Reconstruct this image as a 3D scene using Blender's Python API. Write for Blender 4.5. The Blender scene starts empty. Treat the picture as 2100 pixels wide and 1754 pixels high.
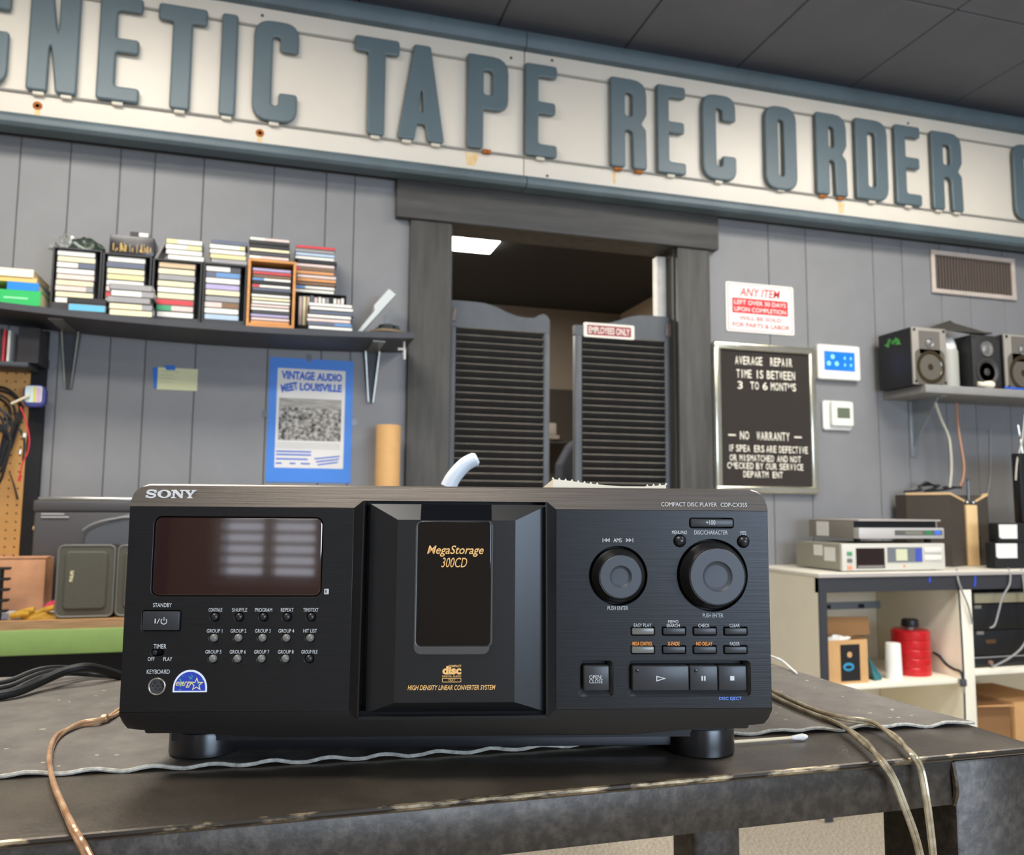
import bpy, bmesh, math, random
from mathutils import Vector, Matrix
random.seed(7)
S = bpy.context.scene
COL = S.collection
R = math.radians

# ------------------------------------------------------------------ camera
F, CX, CY, CH = 1700.0, 1050.0, 877.0, 1.02
PITCH, YAW, ROLL = R(5.7), R(16.1), R(.42)
FW = Vector((math.sin(YAW)*math.cos(PITCH), math.cos(YAW)*math.cos(PITCH), math.sin(PITCH)))
_rt = Vector((math.cos(YAW), -math.sin(YAW), 0)); _up = _rt.cross(FW)
RT = _rt*math.cos(ROLL) + _up*math.sin(ROLL); UP = _up*math.cos(ROLL) - _rt*math.sin(ROLL)
CAM = Vector((0, 0, CH))
cd = bpy.data.cameras.new('camera'); cam = bpy.data.objects.new('camera', cd); COL.objects.link(cam)
cd.sensor_width = 36; cd.lens = F/2100*36; cd.clip_start = .02; cd.clip_end = 60
cam.matrix_world = Matrix(((RT.x, UP.x, -FW.x, 0), (RT.y, UP.y, -FW.y, 0), (RT.z, UP.z, -FW.z, CH), (0, 0, 0, 1)))
cd.dof.use_dof = True; cd.dof.focus_distance = .57; cd.dof.aperture_fstop = 14.0
S.camera = cam

# ------------------------------------------------------------------ world, exposure, large lights
S.view_settings.view_transform = 'Standard'; S.view_settings.look = 'None'
S.view_settings.gamma = 1; S.view_settings.use_curve_mapping = False
S.view_settings.exposure = 0.0
wd = bpy.data.worlds.new('world'); S.world = wd; wd.use_nodes = True
wd.node_tree.nodes['Background'].inputs[0].default_value = (.55, .68, .9, 1)
wd.node_tree.nodes['Background'].inputs[1].default_value = 2.0

ROOM = (-2.4, 4.6, -3.2, 2.9, 0, 2.84)          # x0 x1 y0 y1 z0 z1
LIGHTS = [(-.75, 1.6, .8), (2.3, 1.6, .75), (-.75, .25, .75), (2.3, .25, .75), (-.75, -1.7, .2), (2.3, -1.7, .2)]
LIGHT_W = 51.0
def area(name, loc, rot, sx, sy, power, col):
    l = bpy.data.lights.new(name, 'AREA'); l.shape = 'RECTANGLE'; l.size = sx; l.size_y = sy
    l.energy = power; l.color = col
    o = bpy.data.objects.new(name, l); COL.objects.link(o); o.location = loc; o.rotation_euler = rot
    return o
for x, y, k in LIGHTS:
    area('ceiling_panel_light', (x, y, 2.795), (0, 0, 0), 1.15, .55, LIGHT_W*k, (1, .955, .885))
area('window_daylight', (1.72, -3.35, 1.27), (R(90), 0, 0), 2.5, 1.1, 165, (.62, .78, 1))
area('window_daylight', (-1.82, -3.35, 1.45), (R(90), 0, 0), .6, 1.6, 4.5, (1, .88, .78))

# ------------------------------------------------------------------ pixel helpers
def ray(x, y): return FW + RT*((x-CX)/F) - UP*((y-CY)/F)
def onY(x, y, Y): d = ray(x, y); return CAM + d*(Y/d.y)
def onZ(x, y, Z): d = ray(x, y); return CAM + d*((Z-CH)/d.z)
def onX(x, y, X): d = ray(x, y); return CAM + d*(X/d.x)

# ------------------------------------------------------------------ materials
def lin(c):
    return tuple((v/255/12.92 if v <= 10 else ((v/255+.055)/1.055)**2.4) for v in c) + (1,)
MATS = {}
def M(name, rgb=None, rough=.5, metal=0, var=0, scale=20, stretch=(1, 1, 1), bump=0, bscale=None, rgb2=None,
      spec=.5, emit=0, alpha=None, trans=0, coat=0, thr=None, bdist=.002):
    if name in MATS: return MATS[name]
    m = bpy.data.materials.new(name); m.use_nodes = True; nt = m.node_tree; N = nt.nodes; L = nt.links
    b = N['Principled BSDF']
    b.inputs['Base Color'].default_value = lin(rgb); b.inputs['Roughness'].default_value = rough
    b.inputs['Metallic'].default_value = metal; b.inputs['Specular IOR Level'].default_value = spec
    if coat: b.inputs['Coat Weight'].default_value = coat; b.inputs['Coat Roughness'].default_value = .06
    if trans: b.inputs['Transmission Weight'].default_value = trans
    if alpha is not None: b.inputs['Alpha'].default_value = alpha
    if emit:
        b.inputs['Emission Color'].default_value = lin(rgb); b.inputs['Emission Strength'].default_value = emit
    if var or bump or rgb2:
        tc = N.new('ShaderNodeTexCoord'); mp = N.new('ShaderNodeMapping'); mp.inputs['Scale'].default_value = stretch
        L.new(tc.outputs['Object'], mp.inputs['Vector'])
        n = N.new('ShaderNodeTexNoise'); n.inputs['Scale'].default_value = scale; n.inputs['Detail'].default_value = 6
        n.inputs['Roughness'].default_value = .62
        L.new(mp.outputs['Vector'], n.inputs['Vector'])
        if var or rgb2:
            r = N.new('ShaderNodeValToRGB'); e = r.color_ramp.elements
            c1 = lin(rgb)
            c2 = lin(rgb2) if rgb2 else tuple(min(1, v*(1+2*var)) for v in c1[:3]) + (1,)
            if not rgb2: c1 = tuple(v*(1-var) for v in c1[:3]) + (1,)
            e[0].color = c1; e[1].color = c2
            e[0].position, e[1].position = thr if thr else (.3, .72)
            L.new(n.outputs['Fac'], r.inputs['Fac']); L.new(r.outputs['Color'], b.inputs['Base Color'])
        if bump:
            bp = N.new('ShaderNodeBump'); bp.inputs['Strength'].default_value = bump; bp.inputs['Distance'].default_value = bdist
            if bscale:
                n2 = N.new('ShaderNodeTexNoise'); n2.inputs['Scale'].default_value = bscale; n2.inputs['Detail'].default_value = 4
                L.new(mp.outputs['Vector'], n2.inputs['Vector']); L.new(n2.outputs['Fac'], bp.inputs['Height'])
            else: L.new(n.outputs['Fac'], bp.inputs['Height'])
            L.new(bp.outputs['Normal'], b.inputs['Normal'])
    MATS[name] = m
    return m

# ------------------------------------------------------------------ mesh builder
def slab_mesh(outlines, thick, bevel=0, res=2):
    """2D outlines (holes allowed) -> verts/faces in x,z with the front at y=0 facing -y."""
    c = bpy.data.curves.new('tmp', 'CURVE'); c.dimensions = '2D'; c.fill_mode = 'BOTH'
    for o in outlines:
        s = c.splines.new('POLY'); s.points.add(len(o)-1); s.use_cyclic_u = True
        for i, p in enumerate(o): s.points[i].co = (p[0], p[1], 0, 1)
    if thick <= 0: c.fill_mode = 'FRONT'
    c.extrude = max(0, thick/2-bevel); c.bevel_depth = bevel; c.bevel_resolution = res
    if bevel: c.offset = -bevel
    ob = bpy.data.objects.new('tmp', c); me = bpy.data.meshes.new_from_object(ob)
    V = [(v.co.x, thick/2-v.co.z, v.co.y) for v in me.vertices]; Fc = [tuple(p.vertices) for p in me.polygons]
    bpy.data.objects.remove(ob); bpy.data.curves.remove(c); bpy.data.meshes.remove(me)
    return V, Fc
_tc = {}
def text_mesh(body, shear=0, bold=0, space=1.0):
    k = (body, shear, bold, space)
    if k in _tc: return _tc[k]
    c = bpy.data.curves.new('tmp', 'FONT'); c.body = body; c.size = 1; c.shear = shear; c.offset = bold
    c.resolution_u = 3; c.space_character = space; c.fill_mode = 'FRONT'; c.align_x = 'LEFT'
    ob = bpy.data.objects.new('tmp', c); me = bpy.data.meshes.new_from_object(ob)
    V = [(v.co.x, v.co.y) for v in me.vertices]; Fc = [tuple(p.vertices) for p in me.polygons]
    bpy.data.objects.remove(ob); bpy.data.curves.remove(c); bpy.data.meshes.remove(me)
    x0 = min(v[0] for v in V); x1 = max(v[0] for v in V); y0 = min(v[1] for v in V); y1 = max(v[1] for v in V)
    V = [((v[0]-x0)/(x1-x0), (v[1]-y0)/max(1e-6, y1-y0)) for v in V]
    _tc[k] = (V, Fc); return V, Fc
def rrect(x0, x1, z0, z1, r=.002, n=4):
    if r <= 0: return [(x0, z0), (x1, z0), (x1, z1), (x0, z1)]
    r = min(r, abs(x1-x0)/2.01, abs(z1-z0)/2.01); P = []
    for cx, cz, a in ((x1-r, z0+r, -90), (x1-r, z1-r, 0), (x0+r, z1-r, 90), (x0+r, z0+r, 180)):
        for i in range(n+1): t = R(a+90*i/n); P.append((cx+r*math.cos(t), cz+r*math.sin(t)))
    return P
def ring(cx, cz, r, n=32, a0=0, a1=360):
    return [(cx+r*math.cos(R(a0+(a1-a0)*i/n)), cz+r*math.sin(R(a0+(a1-a0)*i/n))) for i in range(n)]
def rounded(pts, n=4):
    """pts (x,z,r): polygon with rounded corners."""
    out = []; m = len(pts)
    for i in range(m):
        p = Vector(pts[i][:2]); a = Vector(pts[i-1][:2]); b = Vector(pts[(i+1) % m][:2]); r = pts[i][2]
        if r <= 0: out.append(tuple(p)); continue
        u = (a-p).normalized(); v = (b-p).normalized(); ang = u.angle(v)
        d = min(r/math.tan(ang/2), (a-p).length*.49, (b-p).length*.49); q0 = p+u*d; q1 = p+v*d
        for k in range(n+1):
            t = k/n; out.append(tuple(q0*(1-t)**2 + p*2*t*(1-t) + q1*t*t))
    return out

class MB:
    def __init__(s): s.v = []; s.f = []
    def add(s, V, Fc, off=(0, 0, 0)):
        k = len(s.v); s.v += [(v[0]+off[0], v[1]+off[1], v[2]+off[2]) for v in V]
        s.f += [tuple(i+k for i in f) for f in Fc]; return s
    def box(s, x0, x1, y0, y1, z0, z1):
        return s.add([(x0, y0, z0), (x1, y0, z0), (x1, y1, z0), (x0, y1, z0), (x0, y0, z1), (x1, y0, z1), (x1, y1, z1), (x0, y1, z1)],
                     [(3, 2, 1, 0), (4, 5, 6, 7), (0, 1, 5, 4), (1, 2, 6, 5), (2, 3, 7, 6), (3, 0, 4, 7)])
    def rbox(s, x0, x1, y0, y1, z0, z1, r=.003, seg=2):
        bm = bmesh.new(); bmesh.ops.create_cube(bm, size=1)
        for v in bm.verts:
            v.co = Vector(((x0+x1)/2+v.co.x*(x1-x0), (y0+y1)/2+v.co.y*(y1-y0), (z0+z1)/2+v.co.z*(z1-z0)))
        r = min(r, .49*min(abs(x1-x0), abs(y1-y0), abs(z1-z0)))
        bmesh.ops.bevel(bm, geom=bm.edges[:], offset=r, segments=seg, profile=.5, affect='EDGES')
        return s.bm(bm)
    def cutbox(s, x0, x1, y0, y1, z0, z1, planes):
        bm = bmesh.new(); bmesh.ops.create_cube(bm, size=1)
        for v in bm.verts:
            v.co = Vector(((x0+x1)/2+v.co.x*(x1-x0), (y0+y1)/2+v.co.y*(y1-y0), (z0+z1)/2+v.co.z*(z1-z0)))
        for co, no in planes:
            g = bmesh.ops.bisect_plane(bm, geom=bm.verts[:]+bm.edges[:]+bm.faces[:], plane_co=co, plane_no=no, clear_outer=True)
            ed = [e for e in g['geom_cut'] if isinstance(e, bmesh.types.BMEdge)]
            if ed: bmesh.ops.contextual_create(bm, geom=ed)
        bmesh.ops.recalc_face_normals(bm, faces=bm.faces[:])
        return s.bm(bm)
    def bm(s, bm):
        bm.verts.index_update(); V = [tuple(v.co) for v in bm.verts]; Fc = [tuple(v.index for v in f.verts) for f in bm.faces]
        bm.free(); return s.add(V, Fc)
    def slab(s, outlines, y, thick, bevel=0, res=2):
        V, Fc = slab_mesh(outlines, thick, bevel, res); return s.add(V, Fc, (0, y, 0))
    def quad(s, a, b, c, d): return s.add([a, b, c, d], [(0, 1, 2, 3)])
    def text(s, body, x0, x1, z0, z1, y, shear=0, bold=0, rot=0, skew=0):
        V, Fc = text_mesh(body, shear, bold); cx, cz = (x0+x1)/2, (z0+z1)/2; ca, sa = math.cos(rot), math.sin(rot)
        P = []
        for u, w in V:
            a = x0+u*(x1-x0)-cx; b = z0+w*(z1-z0)-cz+skew*(u-.5)
            P.append((cx+a*ca-b*sa, y, cz+a*sa+b*ca))
        return s.add(P, Fc)
    def lathe(s, prof, c, axis='z', n=24):
        """prof [(r,h)] along axis from c."""
        V = []; Fc = []; m = len(prof)
        for r, h in prof:
            for i in range(n):
                t = 2*math.pi*i/n; a, b = r*math.cos(t), r*math.sin(t)
                V.append({'z': (c[0]+a, c[1]+b, c[2]+h), 'y': (c[0]+a, c[1]+h, c[2]-b), 'x': (c[0]+h, c[1]+a, c[2]+b)}[axis])
        for j in range(m-1):
            for i in range(n):
                k = (i+1) % n; Fc.append((j*n+i, j*n+k, (j+1)*n+k, (j+1)*n+i))
        Fc.append(tuple(range(n-1, -1, -1))); Fc.append(tuple((m-1)*n+i for i in range(n)))
        return s.add(V, Fc)
    def tube(s, path, r, n=8, sub=6, rr=None):
        P = [Vector(p) for p in path]
        if sub > 1 and len(P) > 2:
            Q = []
            for i in range(len(P)-1):
                a = P[max(0, i-1)]; b = P[i]; c = P[i+1]; d = P[min(len(P)-1, i+2)]
                for k in range(sub):
                    t = k/sub
                    Q.append(.5*((2*b)+(c-a)*t+(2*a-5*b+4*c-d)*t*t+(3*b-a-3*c+d)*t**3))
            Q.append(P[-1]); P = Q
        V = []; Fc = []; nv = None
        for i, p in enumerate(P):
            t = (P[min(len(P)-1, i+1)]-P[max(0, i-1)]).normalized()
            if nv is None:
                nv = t.cross(Vector((0, 0, 1))); nv = t.cross(Vector((0, 1, 0))) if nv.length < .1 else nv
            nv = (nv-t*nv.dot(t)).normalized(); bv = t.cross(nv)
            q = r if rr is None else rr[0]+(rr[1]-rr[0])*i/(len(P)-1)
            for k in range(n):
                a = 2*math.pi*k/n; V.append(tuple(p+nv*q*math.cos(a)+bv*q*math.sin(a)))
        for i in range(len(P)-1):
            for k in range(n):
                j = (k+1) % n; Fc.append((i*n+k, i*n+j, (i+1)*n+j, (i+1)*n+k))
        Fc.append(tuple(range(n-1, -1, -1))); Fc.append(tuple((len(P)-1)*n+k for k in range(n)))
        return s.add(V, Fc)
    def mesh(s, name, mat, smooth=True, off=(0, 0, 0)):
        me = bpy.data.meshes.new(name); me.from_pydata([(v[0]-off[0], v[1]-off[1], v[2]-off[2]) for v in s.v], [], s.f)
        if mat: me.materials.append(mat)
        if smooth:
            me.polygons.foreach_set('use_smooth', [True]*len(me.polygons)); me.set_sharp_from_angle(angle=R(35))
        me.update(); return me

def link(name, data, parent=None, loc=(0, 0, 0), rot=(0, 0, 0)):
    o = bpy.data.objects.new(name, data); COL.objects.link(o); o.parent = parent; o.location = loc; o.rotation_euler = rot
    return o
def tag(o, label, cat, group=None):
    o['label'] = label; o['category'] = cat
    if group: o['group'] = group
    return o
def struct(name, mb, mat, label=None):
    o = link(name, mb.mesh(name, mat)); o['kind'] = 'structure'
    if label: o['label'] = label
    return o
class Thing:
    """An Empty at the base; parts are given in world coordinates (loc is subtracted) unless local."""
    def __init__(s, name, label, cat, loc, group=None, rz=0, local=False):
        s.o = link(name, None, None, loc, (0, 0, rz)); s.o.empty_display_size = .05
        if label: tag(s.o, label, cat, group)
        s.off = (0, 0, 0) if local else tuple(loc)
    def p(s, name, mb, mat, parent=None, label=None, smooth=True, kind=None):
        o = link(name, mb.mesh(name, mat, smooth, s.off), parent or s.o)
        if label: o['label'] = label
        if kind: o['kind'] = kind
        return o
def single(name, label, cat, mb, mat, loc, group=None, local=False, rot=(0, 0, 0)):
    o = link(name, mb.mesh(name, mat, True, (0, 0, 0) if local else tuple(loc)), None, loc, rot)
    return tag(o, label, cat, group)
ORD = ['top', 'second', 'third', 'fourth', 'fifth', 'sixth', 'seventh', 'eighth', 'ninth', 'tenth', 'eleventh', 'twelfth',
       'thirteenth', 'fourteenth', 'fifteenth', 'sixteenth', 'seventeenth', 'eighteenth']

# ------------------------------------------------------------------ common materials
wallm = M('wall_paint', (128, 127, 127), .55, var=.06, scale=3, bump=.15, bscale=60)
backm = M('wall_gap', (108, 108, 108), .8)
ceilm = M('ceiling_paint', (108, 108, 112), .7, var=.05, scale=4)
seamm = M('ceiling_seam', (150, 150, 152), .7)
carpet = M('carpet', (120, 108, 92), .95, rgb2=(196, 186, 168), scale=140, bump=.6, thr=(.35, .65), bdist=.006)
stain = M('black_stained_wood', (64, 62, 58), .62, var=.3, scale=6, stretch=(5, 5, .5), bump=.2, bscale=40)
stainh = M('black_stained_wood_flat', (62, 60, 57), .62, var=.3, scale=6, stretch=(.5, 5, 5), bump=.2, bscale=40)
doorm = M('saloon_door_paint', (78, 81, 84), .5, var=.12, scale=8)
slatm = M('saloon_slat_paint', (46, 45, 44), .5, var=.2, scale=12)
blackp = M('black_plastic', (20, 20, 21), .4)
blackm = M('matte_black', (16, 16, 17), .75)
shelfm = M('shelf_paint', (58, 59, 63), .55, var=.1, scale=6)
white = M('white_plastic', (226, 224, 216), .4)
paper = M('white_paper', (232, 230, 222), .8)
chrome = M('brushed_silver', (212, 210, 202), .28, 1, var=.08, scale=30, bump=.1)
teal = M('sign_grey_teal', (84, 97, 102), .5, var=.12, scale=5)
tealL = M('sign_letter_teal', (88, 103, 108), .45, var=.06, scale=5)
gold = M('gold_print', (236, 184, 112), .45)
silver = M('silver_print', (205, 206, 206), .45)
card = M('cardboard', (196, 148, 100), .85, var=.08, scale=9)
steel = M('blackened_steel', (58, 52, 46), .42, .45, rgb2=(92, 84, 75), scale=120, bump=.25, bscale=260, thr=(.42, .8), bdist=.0006)
cable_b = M('black_rubber_cable', (22, 22, 23), .5)
YW = 2.9

# ------------------------------------------------------------------ room shell
x0, x1, y0, y1, z0, z1 = ROOM
mb = MB().box(x0, x1, y0, 5.5, -.05, 0); struct('floor', mb, carpet, 'beige speckled carpet')
c = struct('ceiling', MB().box(x0, x1, y0, 2.95, z1+.012, z1+.05), seamm, 'dark grey panelled ceiling')
xs = [x0, -1.84, -1.32, -.8, -.28, .24, .76, 1.28, 1.78, 2.33, 2.86, 3.4, 3.94, x1]; ys = [y0, -1.4, -.17, 1.06, 2.29, 2.95]
for i in range(len(xs)-1):
    for j in range(len(ys)-1):
        w, d = xs[i+1]-xs[i]-.006, ys[j+1]-ys[j]-.006
        link('ceiling_panel', MB().rbox(-w/2, w/2, -d/2, d/2, 0, .0122, .002, 1).mesh('ceiling_panel', ceilm), c,
             ((xs[i]+xs[i+1])/2, (ys[j]+ys[j+1])/2, z1))
DX0, DX1, DZ = onY(918, 700, YW).x, onY(1387, 700, YW).x, onY(1150, 478, YW).z
wb = struct('wall_back', MB().box(x0, DX0, YW, YW+.12, 0, z1+.05).box(DX1, x1, YW, YW+.12, 0, z1+.05).box(DX0, DX1, YW, YW+.12, DZ, z1+.05),
            backm, 'grey painted wood panelled back wall')
gl = [onY(px, py, YW).x for px, py in ((45, 290), (148, 290), (250, 300), (320, 312), (420, 320), (563, 345), (670, 355), (728, 365))]
gr = [onY(px, py, YW).x for px, py in ((1573, 480), (1650, 500), (1788, 530), (1848, 540), (1930, 640), (1990, 650), (2060, 660))]
def planks(a, b, gs, zz=(0, z1)):
    e = [a]+[g for g in gs if a+.03 < g < b-.03]+[b]
    for i in range(len(e)-1):
        w = e[i+1]-e[i]-.0026
        link('wall_plank', MB().rbox(-w/2, w/2, -.006, .001, zz[0], zz[1], .0015, 1).mesh('wall_plank', wallm), wb, ((e[i]+e[i+1])/2, YW, 0))
lg = [x0+.0+.14*i for i in range(1, 14) if x0+.14*i < gl[0]-.06]
planks(x0, DX0, lg+gl); planks(DX1, x1, gr+[gr[-1]+.16*i for i in range(1, 12)])
planks(DX0, DX1, [DX0+.3, DX0+.6], (DZ, z1))
struct('wall_left', MB().box(x0-.1, x0, y0, YW, 0, z1+.05), wallm)
struct('wall_right', MB().box(x1, x1+.1, y0, YW+.12, 0, z1+.05), wallm)
# front wall behind the camera, with a shop window and a narrow window with blinds
beige = M('beige_wall', (170, 158, 142), .7, var=.05, scale=4)
WIN = ((.45, 3.0, .7, 1.85), (-2.15, -1.5, .6, 2.3))
fw_ = MB().box(x0, -2.15, y0-.1, y0, 0, z1+.05).box(-1.5, .45, y0-.1, y0, 0, z1+.05).box(3.0, x1, y0-.1, y0, 0, z1+.05)
for a, b, c0, c1 in WIN: fw_.box(a, b, y0-.1, y0, 0, c0).box(a, b, y0-.1, y0, c1, z1+.05)
struct('wall_front', fw_, beige)
wf = M('window_frame_paint', (200, 196, 188), .5)
for k, (a, b, c0, c1) in enumerate(WIN):
    w = link('window_%d' % (k+1), MB().box(a, b, y0-.08, y0-.02, c0, c0+.05).box(a, b, y0-.08, y0-.02, c1-.05, c1).mesh('window_frame', wf)); w['kind'] = 'structure'
    for x in (a, (a+b)/2-.025, b-.05): link('window_post', MB().box(x, x+.05, y0-.08, y0-.02, c0+.05, c1-.05).mesh('window_post', wf), w)
    if k == 1:
        sl = MB().box(-(b-a)/2+.01, (b-a)/2-.01, -.02, .02, -.001, .001).mesh('blind_slat', M('blind_slat', (222, 214, 196), .5))
        for i in range(28): link('blind_slat', sl, w, ((a+b)/2, y0+.035, c0+.05+i*.06), (R(35), 0, 0))
# ceiling light fixtures (the lamps hang just below their diffusers)
diff = M('light_diffuser', (255, 250, 240), .5, emit=2.0)
for i, (x, y, k) in enumerate(LIGHTS):
    t = Thing('ceiling_light', 'flat white ceiling light panel, %s' % ['left one nearest the sign', 'right one nearest the sign', 'left one of the middle row', 'right one of the middle row', 'left one nearest the window', 'right one nearest the window'][i], 'light', (x, y, z1), 'ceiling light panels')
    t.p('frame', MB().box(x-.6, x+.6, y-.3, y+.3, 2.825, z1).box(x-.6, x-.58, y-.3, y+.3, 2.80, 2.825).box(x+.58, x+.6, y-.3, y+.3, 2.80, 2.825)
        .box(x-.58, x+.58, y-.3, y-.28, 2.80, 2.825).box(x-.58, x+.58, y+.28, y+.3, 2.80, 2.825), white)
    t.p('diffuser', MB().box(x-.58, x+.58, y-.28, y+.28, 2.815, 2.822), diff)
# back room seen through the saloon doors
BZ, BY = 2.4, 5.3
darkc = M('back_ceiling', (30, 29, 28), .8)
struct('ceiling', MB().box(-.4, 2.5, YW+.12, BY, BZ, BZ+.05), darkc, 'black ceiling of the back room')
bw = M('back_room_wall', (120, 110, 98), .7, var=.05, scale=3)
struct('wall_far', MB().box(-.4, 2.5, BY, BY+.08, 0, BZ), bw)
struct('wall_far_right', MB().box(2.32, 2.4, YW+.12, BY, 0, BZ), M('back_room_beige', (188, 170, 146), .7))
struct('wall_far_left', MB().box(-.4, -.32, YW+.12, BY, 0, BZ), bw)
struct('door_3', MB().box(1.55, 2.12, BY-.02, BY, 0, onY(1150, 800, BY).z), M('dark_door_hole', (48, 42, 37), .7), 'dark doorway at the far end of the back room')

# door trim
a = onY(837, 700, YW).x; b_ = onY(1457, 700, YW).x
zb = onY(1150, 481, YW-.03).z; zt = zb+.175
struct('trim_1', MB().rbox(onY(813, 415, YW-.035).x, onY(1472, 480, YW-.035).x, YW-.042, YW-.004, zb, zt, .003), stainh, 'dark stained header board over the doorway')
struct('trim_2', MB().rbox(onY(837, 700, YW-.025).x, DX0+.004, YW-.03, YW-.004, 0, zb, .003), stain, 'dark stained upright board left of the doorway')
struct('trim_3', MB().rbox(DX1-.006, onY(1457, 700, YW-.025).x, YW-.03, YW-.004, 0, zb, .003), stain, 'dark stained upright board right of the doorway')
struct('trim_4', MB().box(DX0-.002, DX0+.012, YW-.004, YW+.13, 0, DZ).box(DX1-.012, DX1+.002, YW-.004, YW+.13, 0, DZ).box(DX0, DX1, YW-.004, YW+.13, DZ-.012, DZ+.002), stain, 'dark jamb lining of the doorway')
pj = onY(1366, 590, YW+.06)
struct('trim_5', MB().box(DX1-.05, DX1-.012, YW+.06, YW+.1, onY(1366, 652, YW+.06).z, onY(1366, 528, YW+.06).z), M('lit_jamb', (205, 200, 190), .6, var=.1, scale=20), 'strip of the right jamb painted pale with back room light')  # light from the back room, painted as a pale strip on the jamb

# ------------------------------------------------------------------ saloon doors
def saloon(left):
    YD = YW+.05
    if left: xa, xb = DX0+.014, onY(1125, 800, YD).x
    else: xa, xb = onY(1177, 800, YD).x, onY(1374, 800, YD).x
    zt = onY(950, 619, YD).z; zr = onY(1020, 678, YD).z; zlo = .52
    w = xb-xa; st = .024 if left else .028
    o = link('door_1' if left else 'door_2', None, None, ((xa+xb)/2, YD, 0)); o['kind'] = 'structure'
    o['label'] = 'louvred saloon door hung on the left jamb' if left else 'louvred saloon door hung on the right jamb'
    off = (o.location.x, o.location.y, 0)
    def P(nm, m, mt): return link(nm, m.mesh(nm, mt, True, off), o)
    P('stile', MB().rbox(xa, xa+st, YD-.014, YD+.014, zlo, zr+.01, .003), doorm)
    P('stile', MB().rbox(xb-st, xb, YD-.014, YD+.014, zlo, zr+.01, .003), doorm)
    # shaped top rail: high on the hinge side, sweeping down towards the meeting stile
    h = zt-zr; pr = [(0, 1), (.2, 1.0), (.34, .98), (.45, .88), (.56, .70), (.66, .58), (.76, .54), (.84, .56), (.88, .66), (.93, .74), (.97, .68), (1, .5)]
    if not left: pr = pr[:7]+[(.76, .44), (.88, .42), (1, .41)]
    pts = [(xa+u*w if left else xb-u*w, zr+v*h) for u, v in pr]
    poly = [(xa, zr), (xb, zr)]+(pts[::-1] if left else pts)
    P('top_rail', MB().slab([poly], YD-.0155, .031, .002), doorm)
    P('bottom_rail', MB().rbox(xa+st, xb-st, YD-.0135, YD+.0135, zlo, zlo+.09, .003), doorm)
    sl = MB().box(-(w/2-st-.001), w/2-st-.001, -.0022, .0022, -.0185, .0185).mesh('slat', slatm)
    sl.materials.append(M('lit_slat_edge', (118, 112, 102), .6, var=.15, scale=30)); sl.polygons[1].material_index = 1  # front edge catches light: painted in as a paler colour than the slat
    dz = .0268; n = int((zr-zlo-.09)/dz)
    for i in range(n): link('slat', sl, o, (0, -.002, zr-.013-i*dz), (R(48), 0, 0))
    hx = xa+.001 if left else xb-.026
    P('hinge', MB().rbox(hx, hx+.022, YD-.02, YD-.0135, zr+.02, zr+.068, .002).lathe([(.005, 0), (.005, .055)], (hx+.004 if left else hx+.018, YD-.02, zr+.016), 'z', 10),
      M('hinge_bronze', (96, 84, 82), .45, .5))
    return YD, xa, xb, zr
YD, *_ = saloon(True); saloon(False)
# employees only sign
a = onY(1197, 661, YD-.018); b = onY(1301, 697, YD-.018); zc = (onY(1197, 661, YD-.018).z+onY(1301, 668, YD-.018).z)/2; zd = (onY(1197, 691, YD-.018).z+onY(1301, 697, YD-.018).z)/2
t = Thing('door_sign', 'small white and red EMPLOYEES ONLY sign on the right saloon door', 'sign', ((a.x+b.x)/2, YD-.018, zd))
red = M('sign_red', (205, 36, 44), .5); redd = M('sign_dark_red', (150, 34, 44), .5)
t.p('plate', MB().slab([rrect(a.x, b.x, zd, zc, .006)], YD-.0185, .003), M('sign_white', (236, 228, 214), .5))
t.p('red_panel', MB().slab([rrect(a.x+.014, b.x-.014, zd+.009, zc-.009, .003)], YD-.0189, .0006), redd)
t.p('lettering', MB().text('EMPLOYEES ONLY', a.x+.02, b.x-.02, zd+.015, zc-.015, YD-.0192, bold=.02), M('sign_white', (236, 228, 214)))

# ------------------------------------------------------------------ big letter sign
YS = 2.82
SX0, SX1, SXJ = -1.6, 4.2, onY(1075, 230, YS).x
ZB0, ZB, ZT, ZT1 = 2.192, 2.242, 2.727, 2.79
signw = M('sign_enamel', (220, 210, 194), .45, var=.03, scale=2)
rust = M('rust', (196, 120, 40), .8, rgb2=(120, 58, 20), scale=60); rustp = M('rust_stain', (222, 176, 96), .7, rgb2=(228, 210, 176), scale=40)
T = Thing('letter_sign', 'long white enamel sign with raised grey letters reading TAPE RECORDER, over the doorway', 'sign', (SXJ, YW, ZB0))
for xa, xb in ((SX0, SXJ-.0015), (SXJ+.0015, SX1)):
    T.p('sign_panel', MB().rbox(xa, xb, YS, YS+.02, ZB-.02, ZT+.02, .002), signw)
    T.p('sign_box', MB().box(xa, xb, YS+.02, YW-.007, ZB0+.01, ZT1-.01), M('sign_back', (40, 44, 47), .7))
    # lower moulding with a rounded nose, upper flat moulding
    pr = [(YS+.03, ZB0), (YS-.030, ZB0), (YS-.040, ZB0+.010), (YS-.042, ZB0+.024), (YS-.036, ZB0+.037), (YS-.022, ZB0+.046), (YS, ZB), (YS+.03, ZB)]
    pu = [(YS+.03, ZT), (YS-.004, ZT), (YS-.022, ZT+.008), (YS-.030, ZT+.03), (YS-.034, ZT+.05), (YS-.030, ZT1), (YS+.03, ZT1)]
    for nm, q in (('lower_moulding', pr), ('upper_moulding', pu)):
        V = [(xa, y, z) for y, z in q]+[(xb, y, z) for y, z in q]; n = len(q)
        Fc = [(i, (i+1) % n, n+(i+1) % n, n+i) for i in range(n)]+[tuple(range(n-1, -1, -1)), tuple(range(n, 2*n))]
        T.p(nm, MB().add(V, Fc), teal)
ZR0, ZR1 = 2.316, 2.656
railm = M('sign_rail', (150, 146, 136), .5)
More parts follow.
